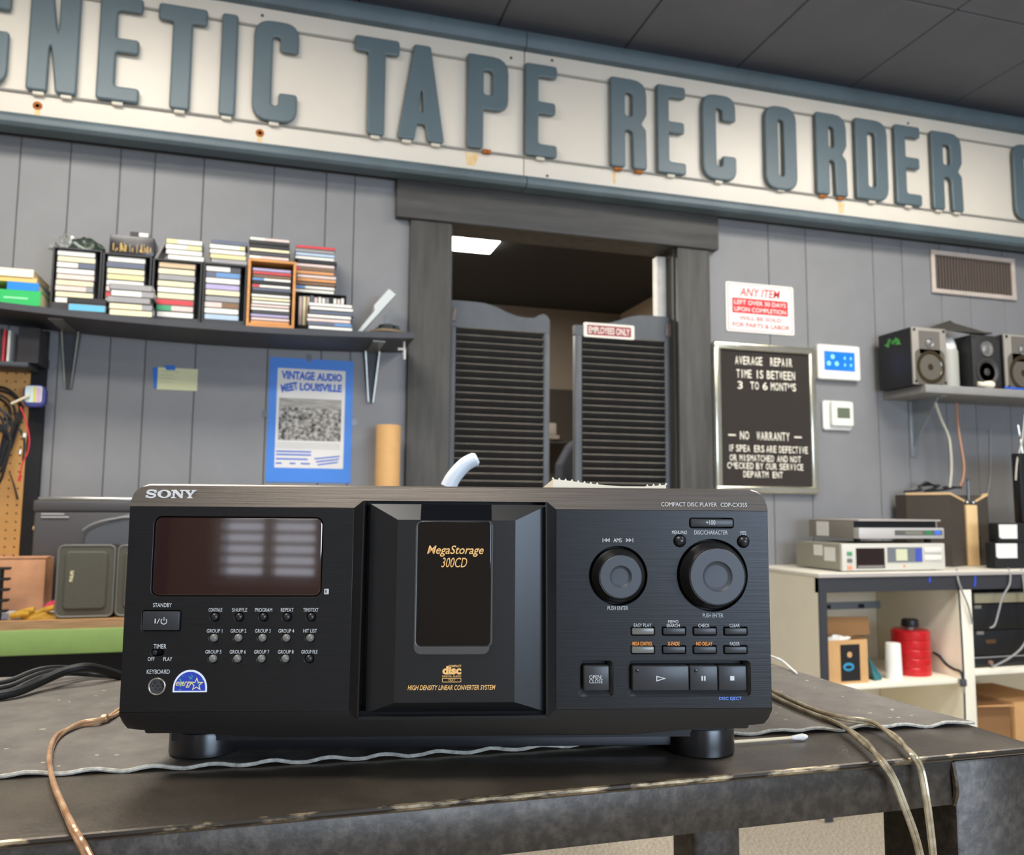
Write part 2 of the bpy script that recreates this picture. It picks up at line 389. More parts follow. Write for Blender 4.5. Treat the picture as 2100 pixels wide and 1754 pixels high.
for z in (ZR0, ZR1):
    for xa, xb in ((SX0, SXJ-.002), (SXJ+.002, SX1)):
        T.p('rail', MB().tube([(xa, YS-.006, z), (xb, YS-.006, z)], .004, 6, 1), railm)
def glyph(ch, w, h):
    s = min(.062, w*.42) if ch not in 'I' else w; r = .012; rr = min(w*.42, .06); ri = .012
    t = s*.92
    if ch == 'I': return [rounded([(0, 0, r), (w, 0, r), (w, h, r), (0, h, r)])]
    if ch == 'T':
        a = (w-s)/2
        return [rounded([(a, 0, r), (a+s, 0, r), (a+s, h-t, .006), (w, h-t, r), (w, h, r), (0, h, r), (0, h-t, r), (a, h-t, .006)])]
    if ch == 'E':
        m0, m1 = h*.46, h*.46+t; k = w*.95
        return [rounded([(0, 0, r), (w, 0, r), (w, t, r), (s, t, ri), (s, m0, .006), (k, m0, r), (k, m1, r), (s, m1, .006), (s, h-t, ri), (w, h-t, r), (w, h, r), (0, h, r)])]
    if ch == 'N':
        return [rounded([(0, 0, r), (s, 0, r), (s, h*.52, .004), (w-s, 0, r), (w, 0, r), (w, h, r), (w-s, h, r), (w-s, h*.50, .004), (s, h, r), (0, h, r)])]
    if ch == 'A':
        tw = w*.36; c0 = w/2-tw/2; c1 = w/2+tw/2; k = s*1.0
        def xl(z): return z/h*c0
        z1_, z2_ = h*.17, h*.30
        return [rounded([(0, 0, r), (k, 0, r), (k+xl(z1_)*.95, z1_, .008), (w-k-xl(z1_)*.95, z1_, .008), (w-k, 0, r), (w, 0, r), (c1, h, r), (c0, h, r)]),
                rounded([(k+xl(z2_)*.95, z2_, .006), (w-k-xl(z2_)*.95, z2_, .006), (w/2, h*.60, .006)])]
    if ch in 'PR':
        b0 = h*.42
        hole = rounded([(s, b0+t, ri), (w-s, b0+t, ri), (w-s, h-t, ri), (s, h-t, ri)])
        if ch == 'P':
            return [rounded([(0, 0, r), (s, 0, r), (s, b0, .006), (w, b0, rr), (w, h, rr), (0, h, r)]), hole]
        return [rounded([(0, 0, r), (s, 0, r), (s, b0, ri), (w-s, b0, .02), (w-s*.95, 0, r), (w, 0, r), (w-.003, b0+.01, .02), (w-.022, b0+t*.55, .008), (w, b0+t+.014, .02), (w, h, rr), (0, h, r)]), hole]
    if ch == 'D':
        return [rounded([(0, 0, r), (w, 0, rr), (w, h, rr), (0, h, r)]), rounded([(s, t, ri), (w-s, t, ri), (w-s, h-t, ri), (s, h-t, ri)])]
    if ch == 'O':
        return [rounded([(0, 0, rr), (w, 0, rr), (w, h, rr), (0, h, rr)], 6), rounded([(s, t, ri), (w-s, t, ri), (w-s, h-t, ri), (s, h-t, ri)])]
    if ch in 'CG':
        g0, g1 = h*.29, h*.70
        p = [(0, 0, rr), (w, 0, rr), (w, g0, r), (w-s, g0, r), (w-s, t, ri), (s, t, ri), (s, h-t, ri), (w-s, h-t, ri), (w-s, g1, r), (w, g1, r), (w, h, rr), (0, h, rr)]
        if ch == 'G': p[2:4] = [(w, h*.5, r), (w*.5, h*.5, r), (w*.5, h*.5-t, r), (w-s, h*.5-t, .004)]
        return [rounded(p, 6)]
LET = [('G', -88, 18), ('N', 56, 161), ('E', 199, 288), ('T', 319, 421), ('I', 450, 484), ('C', 517, 610), ('T', 724, 817), ('A', 815, 912), ('P', 957, 1042),
       ('E', 1076, 1142), ('R', 1251, 1326), ('E', 1347, 1406), ('C', 1440, 1509), ('O', 1569, 1634), ('R', 1674, 1737), ('D', 1755, 1821), ('E', 1837, 1889), ('R', 1912, 1974), ('C', 2081, 2150)]
zl0, zl1 = 2.318, 2.674
clipm = M('sign_clip', (206, 198, 180), .5)
for ch, pa, pb in LET:
    ymid = 105+(pa+pb)/2*.145
    xa, xb = onY(pa, ymid, YS-.02).x, onY(pb, ymid, YS-.02).x
    dz = {'O': -.006, 'R': -.002}.get(ch, 0) if pa > 1400 else 0
    g = [[(x+xa, z+zl0+dz) for x, z in o] for o in glyph(ch, xb-xa, zl1-zl0+(-.006 if pa > 1400 else 0))]
    L_ = T.p('letter', MB().slab(g, YS-.026, .016, .006, 2), tealL, label='raised grey letter %s' % ch)
    if ch in 'NAR':
        cl = [xa+.035, xb-.03]
    else: cl = [(xa+xb)/2]
    for q in cl: T.p('clip', MB().rbox(q-.016, q+.016, YS-.018, YS-.004, ZR0-.009, ZR0+.006, .002), clipm if (ch, pa) not in (('P', 957), ('R', 1251), ('R', 1674)) else rust, L_)
for px, py in ((77, 217), (533, 273)):
    q = onY(px, py, YS)
    s_ = T.p('rust_spot', MB().slab([ring(q.x, q.z, .014, 20)], YS-.0008, .001), rust)
    T.p('screw', MB().lathe([(.006, 0), (.006, .002), (.003, .0035)], (q.x, YS-.0008, q.z), 'y', 12), M('screw_dark', (50, 38, 30), .6, .4), s_)
    T.p('rust_streak', MB().slab([[(q.x-.008, q.z-.03), (q.x+.008, q.z-.032), (q.x+.009, q.z), (q.x-.009, q.z)]], YS-.0005, .0006), rustp, s_)
for px, py, w, h in ((968, 313, .026, .05), (1260, 352, .007, .05), (1725, 415, .016, .048), (1300, 352, .01, .01), (1682, 407, .012, .006)):
    q = onY(px, py, YS)
    T.p('rust_streak', MB().slab([[(q.x-w*.8, q.z-h), (q.x+w*.5, q.z-h*.96), (q.x+w, q.z), (q.x-w, q.z)]], YS-.0005, .0006), rustp)
for px, py in ((538, 32), (1048, 119), (1132, 124), (1862, 253), (1122, 361)):
    q = onY(px, py, YS); T.p('screw', MB().lathe([(.005, -.002), (.005, 0)], (q.x, YS, q.z), 'y', 10), M('screw_dark', (50, 38, 30)))

# ------------------------------------------------------------------ steel table and rubber mat
TZ = .843
TX0, TX1, TY0, TY1 = -.95, .572, .517, .985
T = Thing('steel_table', 'black steel work table with scratched edges carrying the disc player', 'table', (-.2, .75, 0))
T.p('table_top', MB().rbox(TX0, TX1, TY0, TY1, TZ-.005, TZ, .0016, 2), M('table_top_steel', (84, 76, 67), .28, .6, rgb2=(128, 117, 102), scale=9, thr=(.45, .85), bump=.12, bscale=220), label='black steel top')
edge = M('worn_steel_edge', (58, 52, 46), .4, .7, rgb2=(196, 176, 142), scale=70, stretch=(.35, 1, 1), thr=(.5, .66))
T.p('edge_strip', MB().tube([(TX0, TY0+.0006, TZ-.0018), (TX1, TY0+.0006, TZ-.0018)], .0021, 8, 1), edge, label='worn bare metal edge')
T.p('edge_strip', MB().tube([(TX1-.0006, TY0, TZ-.0018), (TX1-.0006, TY1, TZ-.0018)], .0016, 8, 1), steel)
T.p('rail', MB().rbox(TX0, .4925, TY0+.003, TY0+.009, .806, TZ-.005, .001), steel)
T.p('rail', MB().rbox(TX0, .4925, TY0+.009, TY0+.05, .806, .811, .001), steel)
T.p('rail', MB().rbox(TX0, .4925, TY1-.05, TY1-.006, .806, TZ-.005, .001), steel)
T.p('rail', MB().rbox(TX1-.046, TX1-.006, TY0+.083, TY1-.062, .806, TZ-.005, .001), steel)
for xa, xb, ya, yb in ((.4925, .5715, TY0+.002, TY0+.082), (.495, .5575, TY1-.06, TY1-.004), (TX0, TX0+.079, TY0+.002, TY0+.082), (TX0, TX0+.06, TY1-.06, TY1-.004)):
    T.p('leg', MB().rbox(xa, xb, ya, yb, 0, TZ-.005, .004), steel)
T.p('weld_bead', MB().tube([(.4922, TY0+.004, .836), (.4916, TY0+.001, .825), (.4924, TY0+.0012, .815), (.4918, TY0+.004, .806)], .0022, 6, 4), M('weld', (92, 78, 60), .6, .5, rgb2=(40, 36, 32), scale=300))

# mat: a rubber sheet with a ribbed underside, curling along the front edge
NX, NY = 150, 26
fl = Vector((TX0+.02, .690, 0)); fr = Vector((.5705, .5795, 0)); bl = Vector((TX0+.02, .983, 0)); br = Vector((.5575, .983, 0))
def front(t):
    x = fl.x+(fr.x-fl.x)*t
    # measured front edge: (-.163,.629) (.177,.602) (.376,.601) (.571,.579)
    pts = [(-1, .690), (-.163, .632), (.0, .617), (.177, .606), (.376, .600), (.571, .5795)]
    for (a, ya), (b, yb) in zip(pts, pts[1:]):
        if a <= x <= b: return x, ya+(yb-ya)*(x-a)/(b-a)
    return x, pts[-1][1]
V = []; TH = .0022; CURL = .0017
for j in range(NY+1):
    s_ = j/NY
    for i in range(NX+1):
        t = i/NX; fx, fy = front(t); bx_ = bl.x+(br.x-bl.x)*t
        fy += .0012*math.sin(fx*163)*(1-s_)**6
        x = fx+(bx_-fx)*s_; y = fy+(.983-fy)*s_
        z = TZ+.0003+CURL*(.5+.5*math.sin(fx*163+.6))*(1-s_)**30
        if fx > .40 or fx < -.24: z += .0014*(1-s_)**18*(.5+.5*math.sin(fx*81))
        V.append((x, y, z))
n = len(V); V += [(x, y, z+TH) for x, y, z in V]; Fc = []; w = NX+1
for j in range(NY):
    for i in range(NX):
        a = j*w+i; Fc.append((a+w, a+w+1, a+1, a)); Fc.append((n+a, n+a+1, n+a+w+1, n+a+w))
for i in range(NX):
    Fc.append((i, i+1, n+i+1, n+i)); a = NY*w+i; Fc.append((a+1, a, n+a, n+a+1))
for j in range(NY):
    a = j*w; Fc.append((a+w, a, n+a, n+a+w)); a += NX; Fc.append((a, a+w, n+a+w, n+a))
matm = M('rubber_mat', (96, 90, 83), .55, rgb2=(126, 119, 111), scale=26, thr=(.35, .8), bump=.3, bscale=120)
me = MB().add(V, Fc); o = single('rubber_mat', 'worn grey rubber mat with a ragged curling front edge on the steel table', 'mat', me, matm, (0, .8, TZ))
eb = MB(); P_ = []
for i in range(NX*2+1):
    t = i/(NX*2); fx, fy = front(t); k = int(t*NX)
    fy += .0012*math.sin(fx*163); zz = TZ+.0003+CURL*(.5+.5*math.sin(fx*163+.6))
    if fx > .40 or fx < -.24: zz += .0014*(.5+.5*math.sin(fx*81))
    P_.append((fx, fy-.0004, zz+TH*.55+random.uniform(-.0002, .0002)))
e_ = link('cut_edge', eb.tube(P_, .0014, 6, 1).mesh('cut_edge', M('mat_cut_edge', (138, 134, 124), .9, rgb2=(196, 192, 180), scale=220), True, (0, .8, TZ)), o)
e_['label'] = 'frayed pale cut edge'
fleck = M('pale_fleck', (190, 182, 160), .8); fb = MB()
for i in range(150):
    a = random.random(); fx, fy = front(random.uniform(.5, .995)); y = fy+.01+(.95-fy)*random.random()**1.4
    if (abs(fx-.12) < .2): continue
    s1 = random.uniform(.0003, .0009); s2 = s1*random.uniform(1, 3)
    fb.box(fx-s2, fx+s2, y-s1, y+s1, TZ+TH+.0002, TZ+TH+.0006)
q = link('debris_flecks', fb.mesh('debris_flecks', fleck, False, (0, .8, TZ)), o); q['kind'] = 'stuff'

# ------------------------------------------------------------------ the disc player
PS = R(-12.743); PO = Vector((.1201, .5514, 0)); PX = Vector((math.cos(PS), math.sin(PS), 0)); PY = Vector((-math.sin(PS), math.cos(PS), 0))
def L(px, py, ly=0):
    d = ray(px, py); t = ((PO-CAM).dot(PY)+ly)/d.dot(PY); p = CAM+d*t
    return (p-PO).dot(PX), p.z-TZ
def box_px(xa, ya, xb, yb, ly=0):
    cx, cy = (xa+xb)/2, (ya+yb)/2
    return L(xa, cy, ly)[0], L(xb, cy, ly)[0], L(cx, yb, ly)[1], L(cx, ya, ly)[1]
T = Thing('cd_player', 'black disc changer with a large display and two round knobs on the steel table', 'cd player', (PO.x, PO.y, TZ), rz=PS, local=True)
PT = T
face = M('brushed_black_face', (28, 28, 29), .38, .4, var=.12, scale=5, stretch=(4, 60, 260), bump=.06, bscale=4)
strip = M('lit_brushed_strip', (116, 108, 100), .3, .7, var=.12, scale=5, stretch=(4, 60, 260), bump=.05, bscale=4)  # base lightened well above the face colour to stand in for reflected light
btn = M('player_button', (44, 45, 47), .42); btn_d = M('player_button_dark', (30, 30, 31), .3); lite = M('translucent_button', (112, 110, 104), .3)
zt0, zb0, ztop = 1.0208-TZ, .8882-TZ, 1.0358-TZ
HW = .215
# openings cut in the front panel
holes = []; sub = {}
disp = box_px(313, 1060, 661, 1224); holes.append(rrect(*disp, .005))
oc = box_px(1187, 1356, 1257, 1429); holes.append(rrect(*oc, .003)); tr = box_px(1288, 1356, 1539, 1428); holes.append(rrect(*tr, .003))
ams, dsc = L(1268, 1181), L(1461, 1180); ra, rd = .0198, .0243
holes += [ring(*ams, ra, 48), ring(*dsc, rd, 48)]
pw = box_px(291, 1252, 371, 1295); holes.append(rrect(*pw, .0015))
p100 = box_px(1414, 1063, 1504, 1083); holes.append(rrect(*p100, .0015))
small = {}
for r_, (yy, xs_) in enumerate(((1265.5, (440.5, 490.5, 540, 588.5, 638)), (1308.5, (438.5, 488.5, 538, 587, 636)), (1351, (436.5, 486.5, 536, 585, 634)))):
    for k, x in enumerate(xs_): small[(r_, k)] = L(x, yy); holes.append(ring(*small[(r_, k)], .0031, 16))
mn, ys_ = L(1394, 1109.5), L(1524, 1111); holes += [ring(*mn, .0041, 20), ring(*ys_, .0041, 20)]
rb = {}
for r_, (ya, yb) in enumerate(((1288, 1301.5), (1326, 1339.5))):
    for k, xa in enumerate((1295.5, 1359.5, 1422.5, 1485.5)):
        rb[(r_, k)] = box_px(xa, ya, xa+45, yb); q = rb[(r_, k)]; holes.append(rrect(q[0]-.0006, q[1]+.0006, q[2]-.0006, q[3]+.0006, .0008))
tm, kb = L(323, 1338.5), L(322, 1408); holes += [rrect(tm[0]-.004, tm[0]+.004, tm[1]-.0024, tm[1]+.0024, .0022), ring(*kb, .0053, 28)]
outer = [(-HW, zb0), (HW, zb0), (HW, zt0), (.0684, zt0), (.0684, zb0+.0001), (-.0684, zb0+.0001), (-.0684, zt0), (-HW, zt0)]
# two side panels joined by the door frame
left_h = [h for h in holes if h[0][0] < 0]; right_h = [h for h in holes if h[0][0] > 0]
T.p('front_panel', MB().slab([[(-HW, zb0), (-.068, zb0), (-.068, zt0), (-HW, zt0)]]+left_h, 0, .022, .0004, 1), face)
T.p('front_panel', MB().slab([[(.068, zb0), (HW, zb0), (HW, zt0), (.068, zt0)]]+right_h, 0, .022, .0004, 1), face)
# upper strip leaning back, with rounded outer corners, notched for the door
def strip_mesh():
    m = MB(); seg = [(-HW, -.068), (.068, HW)]; lean = .0042
    cols = []
    xs = [-HW, -HW+.0012, -HW+.003, -HW+.006, -HW+.011, -.068, -.0606, .0606, .068, HW-.011, HW-.006, HW-.003, HW-.0012, HW]
    V = []; Fc = []
    for x in xs:
        d = HW-abs(x); zt_ = ztop - (0 if d > .011 else .011-math.sqrt(max(0, .011**2-(.011-d)**2)))
        zb_ = zt0+.00005 if abs(x) >= .068 else (zt0+.0049 if abs(x) <= .0607 else zt0)
        f = lambda z: lean*(z-zt0)/(ztop-zt0)
        V += [(x, f(zb_), zb_), (x, f(max(zt_-.001, zb_)), max(zt_-.001, zb_)), (x, f(zt_)+.001, zt_), (x, .022, zt_), (x, .022, zb_)]
    for i in range(len(xs)-1):
        for k in range(5): a, b = i*5+k, i*5+(k+1) % 5; Fc.append((a, a+5, b+5, b))
    Fc.append((4, 3, 2, 1, 0)); e = (len(xs)-1)*5; Fc.append((e, e+1, e+2, e+3, e+4))
    return MB().add(V, Fc)
T.p('upper_strip', strip_mesh(), strip, label='brushed strip along the top of the front, colour lightened for reflected light')
# lower apron: recedes downwards, rounded ends
V = []; Fc = []
zap = L(800, 1514, .01)[1]; zco = L(300, 1497, .01)[1]
hx = [-HW, -HW+.0012, -HW+.0045, -HW+.012, -.12, .12, HW-.012, HW-.0045, HW-.0012, HW]; n = len(hx)
bz = [zb0-.0055, zb0-.0082, zco+.0012, zco+.0002, zap+.001, zap+.001, zco+.0002, zco+.0012, zb0-.0082, zb0-.0055]
for x, z in zip(hx, bz):
    V += [(x, 0, zb0), (x, .0015, zb0+(z-zb0)*.5), (x, .004, zb0+(z-zb0)*.9), (x, .010, z), (x, .03, z), (x, .03, zb0)]
for i in range(n-1):
    for k in range(6): a, b = i*6+k, i*6+(k+1) % 6; Fc.append((a, b, b+6, a+6))
Fc.append((0, 1, 2, 3, 4, 5)); e = (n-1)*6; Fc.append((e+5, e+4, e+3, e+2, e+1, e))
zch = L(800, 1516, .045)[1]; zpl = L(800, 1534, .060)[1]
T.p('lower_apron', MB().add(V, Fc), M('apron_black', (18, 18, 19), .4))
for s in (-1, 1): T.p('recess_backing', MB().box(min(s*(HW-.004), s*.0606), max(s*(HW-.004), s*.0606), .009, .021, zb0+.002, zt0), M('recess_black', (9, 9, 10), .6))
T.p('chassis', MB().rbox(-.2065, .2065, .021, .43, .0262, ztop-.0012, .002).box(-.196, .196, .045, .42, zch, .027), M('chassis_black', (24, 24, 25), .5, .2))
T.p('bottom_plate', MB().rbox(-.1945, .1935, .060, .42, zpl, zch+.0002, .0006), M('bottom_steel', (38, 38, 41), .4, .5))
for px, zf, yy in ((407, TH+.0009, .0655), (1449, .0, .0655), (407, TH+.0008, .36), (1449, TH+.0008, .36)):
    x = L(px, 1540, .05)[0]
    T.p('foot', MB().lathe([(.0225, .0), (.0245, .0012), (.0245, .0175-zf), (.0238, .020-zf)], (x, yy, zf), 'z', 36), M('foot_plastic', (26, 25, 25), .3))
# door frame: side cheeks splayed forwards, dark recess
ff = .0055; zi0, zi1 = .8846-TZ, 1.0257-TZ
fr_ = MB()
for s in (-1, 1):
    a = (s*.068, 0, zb0), (s*.068, 0, zt0), (s*.0614, -ff, zi1), (s*.0622, -ff, zi0)
    fr_.quad(*(a if s > 0 else a[::-1])); fr_.quad((s*.0614, -ff, zi1), (s*.0604, -ff, zi1), (s*.0612, -ff, zi0), (s*.0622, -ff, zi0)) if s < 0 else fr_.quad((s*.0604, -ff, zi1), (s*.0614, -ff, zi1), (s*.0622, -ff, zi0), (s*.0612, -ff, zi0))
    fr_.quad((s*.0604, -ff, zi1), (s*.0612, -ff, zi0), (s*.0612, .02, zi0), (s*.0604, .02, zi1))
    fr_.quad((s*.068, 0, zt0), (s*.068, .02, zt0), (s*.0614, .02, zi1), (s*.0614, -ff, zi1))
    fr_.quad((s*.068, 0, zb0), (s*.0622, -ff, zi0), (s*.0622, .02, zi0), (s*.068, .02, zb0))
fr_.box(-.0622, .0622, -ff, .01, zi0-.0008, zi0+.0012)
T.p('door_frame', fr_, face)
T.p('door_recess', MB().box(-.0612, .0612, .012, .0215, zi0, zi1), M('recess_black', (9, 9, 10)))
# door: convex facetted body with sloped top and bottom
dxa, dxb = L(753, 1250, -.006)[0], L(1124, 1250, -.006)[0]; fy = -.0085
xl, xr = L(812, 1250, fy)[0], L(1056, 1250, fy)[0]; dz0, dz1 = L(930, 1461, -.003)[1], L(930, 1035, 0)[1]
zmt, zmb = L(930, 1067, fy)[1], L(930, 1441, fy)[1]
def pl(p, q):  # plane through p and q (x,y) vertical
    n = Vector((q[1]-p[1], -(q[0]-p[0]), 0)); return n
doorm_ = M('player_door', (30, 30, 31), .33, .15)
m = MB().cutbox(dxa, dxb, fy, .012, dz0, dz1, [((xl, fy, 0), Vector((-.0085, -(xl-dxa), 0)).normalized()), ((xr, fy, 0), Vector((.0085, -(dxb-xr), 0)).normalized()),
     ((0, fy, zmt), Vector((0, -(dz1-zmt), .0085)).normalized()), ((0, fy, zmb), Vector((0, -(zmb-dz0), -.0075)).normalized())])
D = T.p('disc_door', m, doorm_, label='faceted centre door', smooth=False)
sx0, sx1, sz0, sz1 = box_px(850, 1064, 1005, 1343, fy); wx0, wx1, wz0, wz1 = box_px(857, 1069, 1007, 1325, fy)
T.p('window_surround', MB().slab([rrect(sx0, sx1, sz0, wz1, .0045), rrect(wx0-.0004, wx1+.0004, wz0, wz1-.0005, .003)], fy-.0008, .002, .0007), M('window_surround', (72, 70, 68), .35), D)
gloss = M('glossy_black', (6, 7, 12), .03, coat=.5)
T.p('door_window', MB().slab([rrect(wx0, wx1, wz0, wz1, .003)], fy-.0012, .003, .0006), gloss, D, label='glossy black window in the door')
T.p('window_band', MB().add([(wx0+.001, fy-.0006, zmt), (wx1, fy-.0006, zmt), (wx1, -.0006, dz1), (wx0+.001, -.0006, dz1)], [(0, 1, 2, 3)]), gloss, D)
def txt(nm, body, xa, ya, xb, yb, mt, ly=-.0004, shear=0, bold=0.0, parent=None):
    q = box_px(xa, ya, xb, yb, ly)
    return T.p(nm, MB().text(body, *q, ly, shear=shear, bold=bold), mt, parent, smooth=False)
txt('printed_text', 'MegaStorage', 876, 1119, 992, 1142, gold, fy-.0016, .28, .009, D)
txt('printed_text', '300CD', 905, 1144, 958, 1164, gold, fy-.0016, .28, .0, D)
txt('printed_text', 'HIGH DENSITY LINEAR CONVERTER SYSTEM', 836, 1405.5, 1016, 1415.5, gold, fy-.0004, .25, .012, D)
q = box_px(907, 1364, 946, 1399.5, fy-.0004); lw = q[1]-q[0]; lh = q[3]-q[2]; yy = fy-.0004
lg_ = MB().text('COMPACT', q[0]+lw*.32, q[1], q[3]-lh*.14, q[3], yy, bold=.02)
lg_.text('disc', q[0], q[1], q[2]+lh*.44, q[3]-lh*.06, yy, bold=.05).text('DIGITAL AUDIO', q[0], q[1], q[2]+lh*.29, q[2]+lh*.40, yy, bold=.01)
lg_.slab([rrect(q[0], q[1], q[2], q[2]+lh*.24, .0004), rrect(q[0]+.0003, q[1]-.0003, q[2]+.0003, q[2]+lh*.24-.0003, .0003)], yy-.00005, .0001)
lg_.text('TEXT', q[0]+lw*.3, q[1]-lw*.3, q[2]+lh*.06, q[2]+lh*.19, yy)
T.p('disc_logo', lg_, gold, D, smooth=False)
# display
T.p('display_window', MB().slab([rrect(disp[0]+.0004, disp[1]-.0004, disp[2]+.0004, disp[3]-.0004, .0046)], .0006, .004, .0008), M('display_glass', (36, 12, 14), .035, coat=1, spec=.9), label='dark wine-red display glass')
# maker's name: slab serif letters
def logo():
    x0_, x1_, z0_, z1_ = box_px(299, 1005, 402, 1022, .0018); w = x1_-x0_; h = z1_-z0_; O = []
    m = MB(); y = .0012
    def put(outl, dx, sx): m.slab([[(x0_+(dx+p[0]*sx)*w, z0_+p[1]*h) for p in o] for o in outl], y, .0016, .0001, 1)
    def ell(cx, cz, rx, rz, n=36): return [(cx+rx*math.cos(2*math.pi*i/n), cz+rz*math.sin(2*math.pi*i/n)) for i in range(n)]
    # S as a thick swept band
    c_ = [(.86, .70), (.80, .86), (.55, .93), (.28, .88), (.17, .72), (.28, .58), (.55, .50), (.80, .41), (.86, .26), (.74, .12), (.48, .07), (.20, .14), (.12, .32)]
    Q = [Vector(p) for p in c_]; S_ = []
    for i in range(len(Q)-1):
        a_, b2, c2, d_ = Q[max(0, i-1)], Q[i], Q[i+1], Q[min(len(Q)-1, i+2)]
        for k2 in range(4):
            t = k2/4; S_.append(.5*((2*b2)+(c2-a_)*t+(2*a_-5*b2+4*c2-d_)*t*t+(3*b2-a_-3*c2+d_)*t**3))
    S_.append(Q[-1]); le, ri_ = [], []
    for i, p in enumerate(S_):
        t = (S_[min(i+1, len(S_)-1)]-S_[max(0, i-1)]).normalized(); nn = Vector((-t.y, t.x)); k2 = .085+.06*abs(t.x)*(1 if abs(p.y-.5) < .2 else .2)
        le.append(p+nn*k2*1.0); ri_.append(p-nn*k2)
    put([[tuple(v) for v in le]+[tuple(v) for v in ri_[::-1]]], .0, .215)
    put([[(.8, .64), (.96, .64), (.96, .97), (.86, .97)]], .0, .215); put([[(.02, .03), (.12, .03), (.2, .36), (.02, .36)]], .0, .215)
    put([ell(.5, .5, .5, .5), ell(.5, .5, .27, .36)], .235, .265)
    put([[(0, 0), (.34, 0), (.34, .14), (.25, .14), (.25, .68), (.72, 0), (.88, 0), (.88, .86), (1, .86), (1, 1), (.66, 1), (.66, .86), (.76, .86), (.76, .38), (.34, 1), (0, 1), (0, .86), (.12, .86), (.12, .14), (0, .14)]], .51, .26)
    put([[(.28, 0), (.72, 0), (.72, .14), (.61, .14), (.61, .40), (.90, .86), (1, .86), (1, 1), (.64, 1), (.64, .86), (.72, .86), (.54, .56), (.36, .86), (.45, .86), (.45, 1), (0, 1), (0, .86), (.09, .86), (.39, .40), (.39, .14), (.28, .14)]], .765, .235)
    return m
T.p('brand_letters', logo(), M('logo_silver', (232, 232, 230), .25, .3), label='raised silver SONY letters')
# text on the left half
tx = lambda b, xa, ya, xb, yb, mt=silver, **k: txt('printed_text', b, xa, ya, xb, yb, mt, **k)
tx('STANDBY', 314, 1237, 352, 1245.5); tx('TIMER', 315, 1321.5, 341, 1330.5); tx('OFF', 303, 1348, 317, 1356); tx('PLAY', 335, 1348, 353, 1356); tx('KEYBOARD', 301, 1373.5, 348, 1382.5)
for b, xa, xb in (('CONTINUE', 428, 456), ('SHUFFLE', 476, 507), ('PROGRAM', 523, 558), ('REPEAT', 576, 602), ('TIME/TEXT', 622, 653)): tx(b, xa, 1247.5, xb, 1255)
for b, xa, xb in (('GROUP 1', 424, 456), ('GROUP 2', 473, 505), ('GROUP 3', 523, 555), ('GROUP 4', 571, 603), ('HIT LIST', 622, 650)): tx(b, xa, 1290.5, xb, 1298)
for b, xa, xb in (('GROUP 5', 421, 454), ('GROUP 6', 471, 504), ('GROUP 7', 521, 552), ('GROUP 8', 570, 602), ('GROUP FILE', 618, 651)): tx(b, xa, 1333.5, xb, 1341)
q = box_px(665, 1208, 674, 1219, -.0003); T.p('remote_mark', MB().slab([rrect(*q, .0001)], -.00035, .0002), silver); tx('R', 667, 1210, 672, 1217.5, blackm, ly=-.0006)
# left buttons
b = T.p('power_button', MB().rbox(pw[0]+.0006, pw[1]-.0006, -.0012, .006, pw[2]+.0006, pw[3]-.0006, .0008), btn)
tx('I/', 317, 1269, 328, 1279, ly=-.0015); q = L(336, 1274.5, -.0015)
T.p('power_symbol', MB().slab([ring(*q, .0021, 22, 125, 415)+ring(*q, .0016, 22, 415, 125)], -.0014, .0001).box(q[0]-.0002, q[0]+.0002, -.0015, -.0013, q[1]+.0004, q[1]+.0026), silver, b)
for (r_, k), (x, z) in small.items():
    gray = r_ > 0 and not (r_ == 2 and k == 4)
    T.p('round_button', MB().lathe([(.0026, .006), (.0026, -.0006), (.0021, -.0014), (.0011, -.0019), (.0003, -.002)], (x, 0, z), 'y', 18), lite if gray else btn_d)
T.p('timer_switch', MB().rbox(tm[0]-.0032, tm[0]-.0002, -.001, .004, tm[1]-.0017, tm[1]+.0017, .0008), btn_d)
K = T.p('keyboard_socket', MB().slab([ring(*kb, .0056, 32), ring(*kb, .0046, 32)], -.0008, .006, .0003, 1), chrome)
T.p('socket_core', MB().lathe([(.0045, .0), (.0045, .004)], (kb[0], .0015, kb[1]), 'y', 24), M('socket_grey', (62, 60, 58), .6), K)
pins = MB()
for a, rr_ in ((90, .0), (45, .0028), (135, .0028), (0, .003), (180, .003), (235, .0026), (270, .0028), (305, .0026)):
    x, z = kb[0]+rr_*math.cos(R(a)), kb[1]+rr_*math.sin(R(a)); pins.box(x-.00035, x+.00035, .0012, .002, z-.0006, z+.0006)
T.p('socket_pins', pins, M('recess_black', (9, 9, 10)), K)
# energy sticker
q = box_px(355, 1379, 425, 1420, -.0003); cx = (q[0]+q[1])/2; hw = (q[1]-q[0])/2; hh = q[3]-q[2]
dome = lambda k, base: [(cx+hw*k*math.cos(R(a)), q[2]+base+(hh*k-base*.3)*math.sin(R(a))*.98) for a in range(0, 181, 6)]
sk = T.p('energy_sticker', MB().slab([[(cx-hw, q[2])]+[(cx+hw, q[2])]+dome(1, .0025)], -.0004, .0003), M('sticker_white', (226, 232, 238), .4))
T.p('sticker_sky', MB().slab([[(cx-hw*.9, q[2]+.0009), (cx+hw*.9, q[2]+.0009)]+dome(.9, .0025)], -.0005, .0002), M('sticker_blue', (44, 62, 170), .4, rgb2=(90, 190, 90), scale=160, thr=(.52, .6)), sk)
st_ = MB(); sx, sz = L(403, 1404, -.0006); rs = .0046
P5 = [(sx+(rs if i % 2 == 0 else rs*.42)*math.sin(i*math.pi/5), sz+(rs if i % 2 == 0 else rs*.42)*math.cos(i*math.pi/5)) for i in range(10)]
st_.slab([P5, [(sx+(x-sx)*.72, sz+(z-sz)*.72) for x, z in P5]], -.0006, .0001)
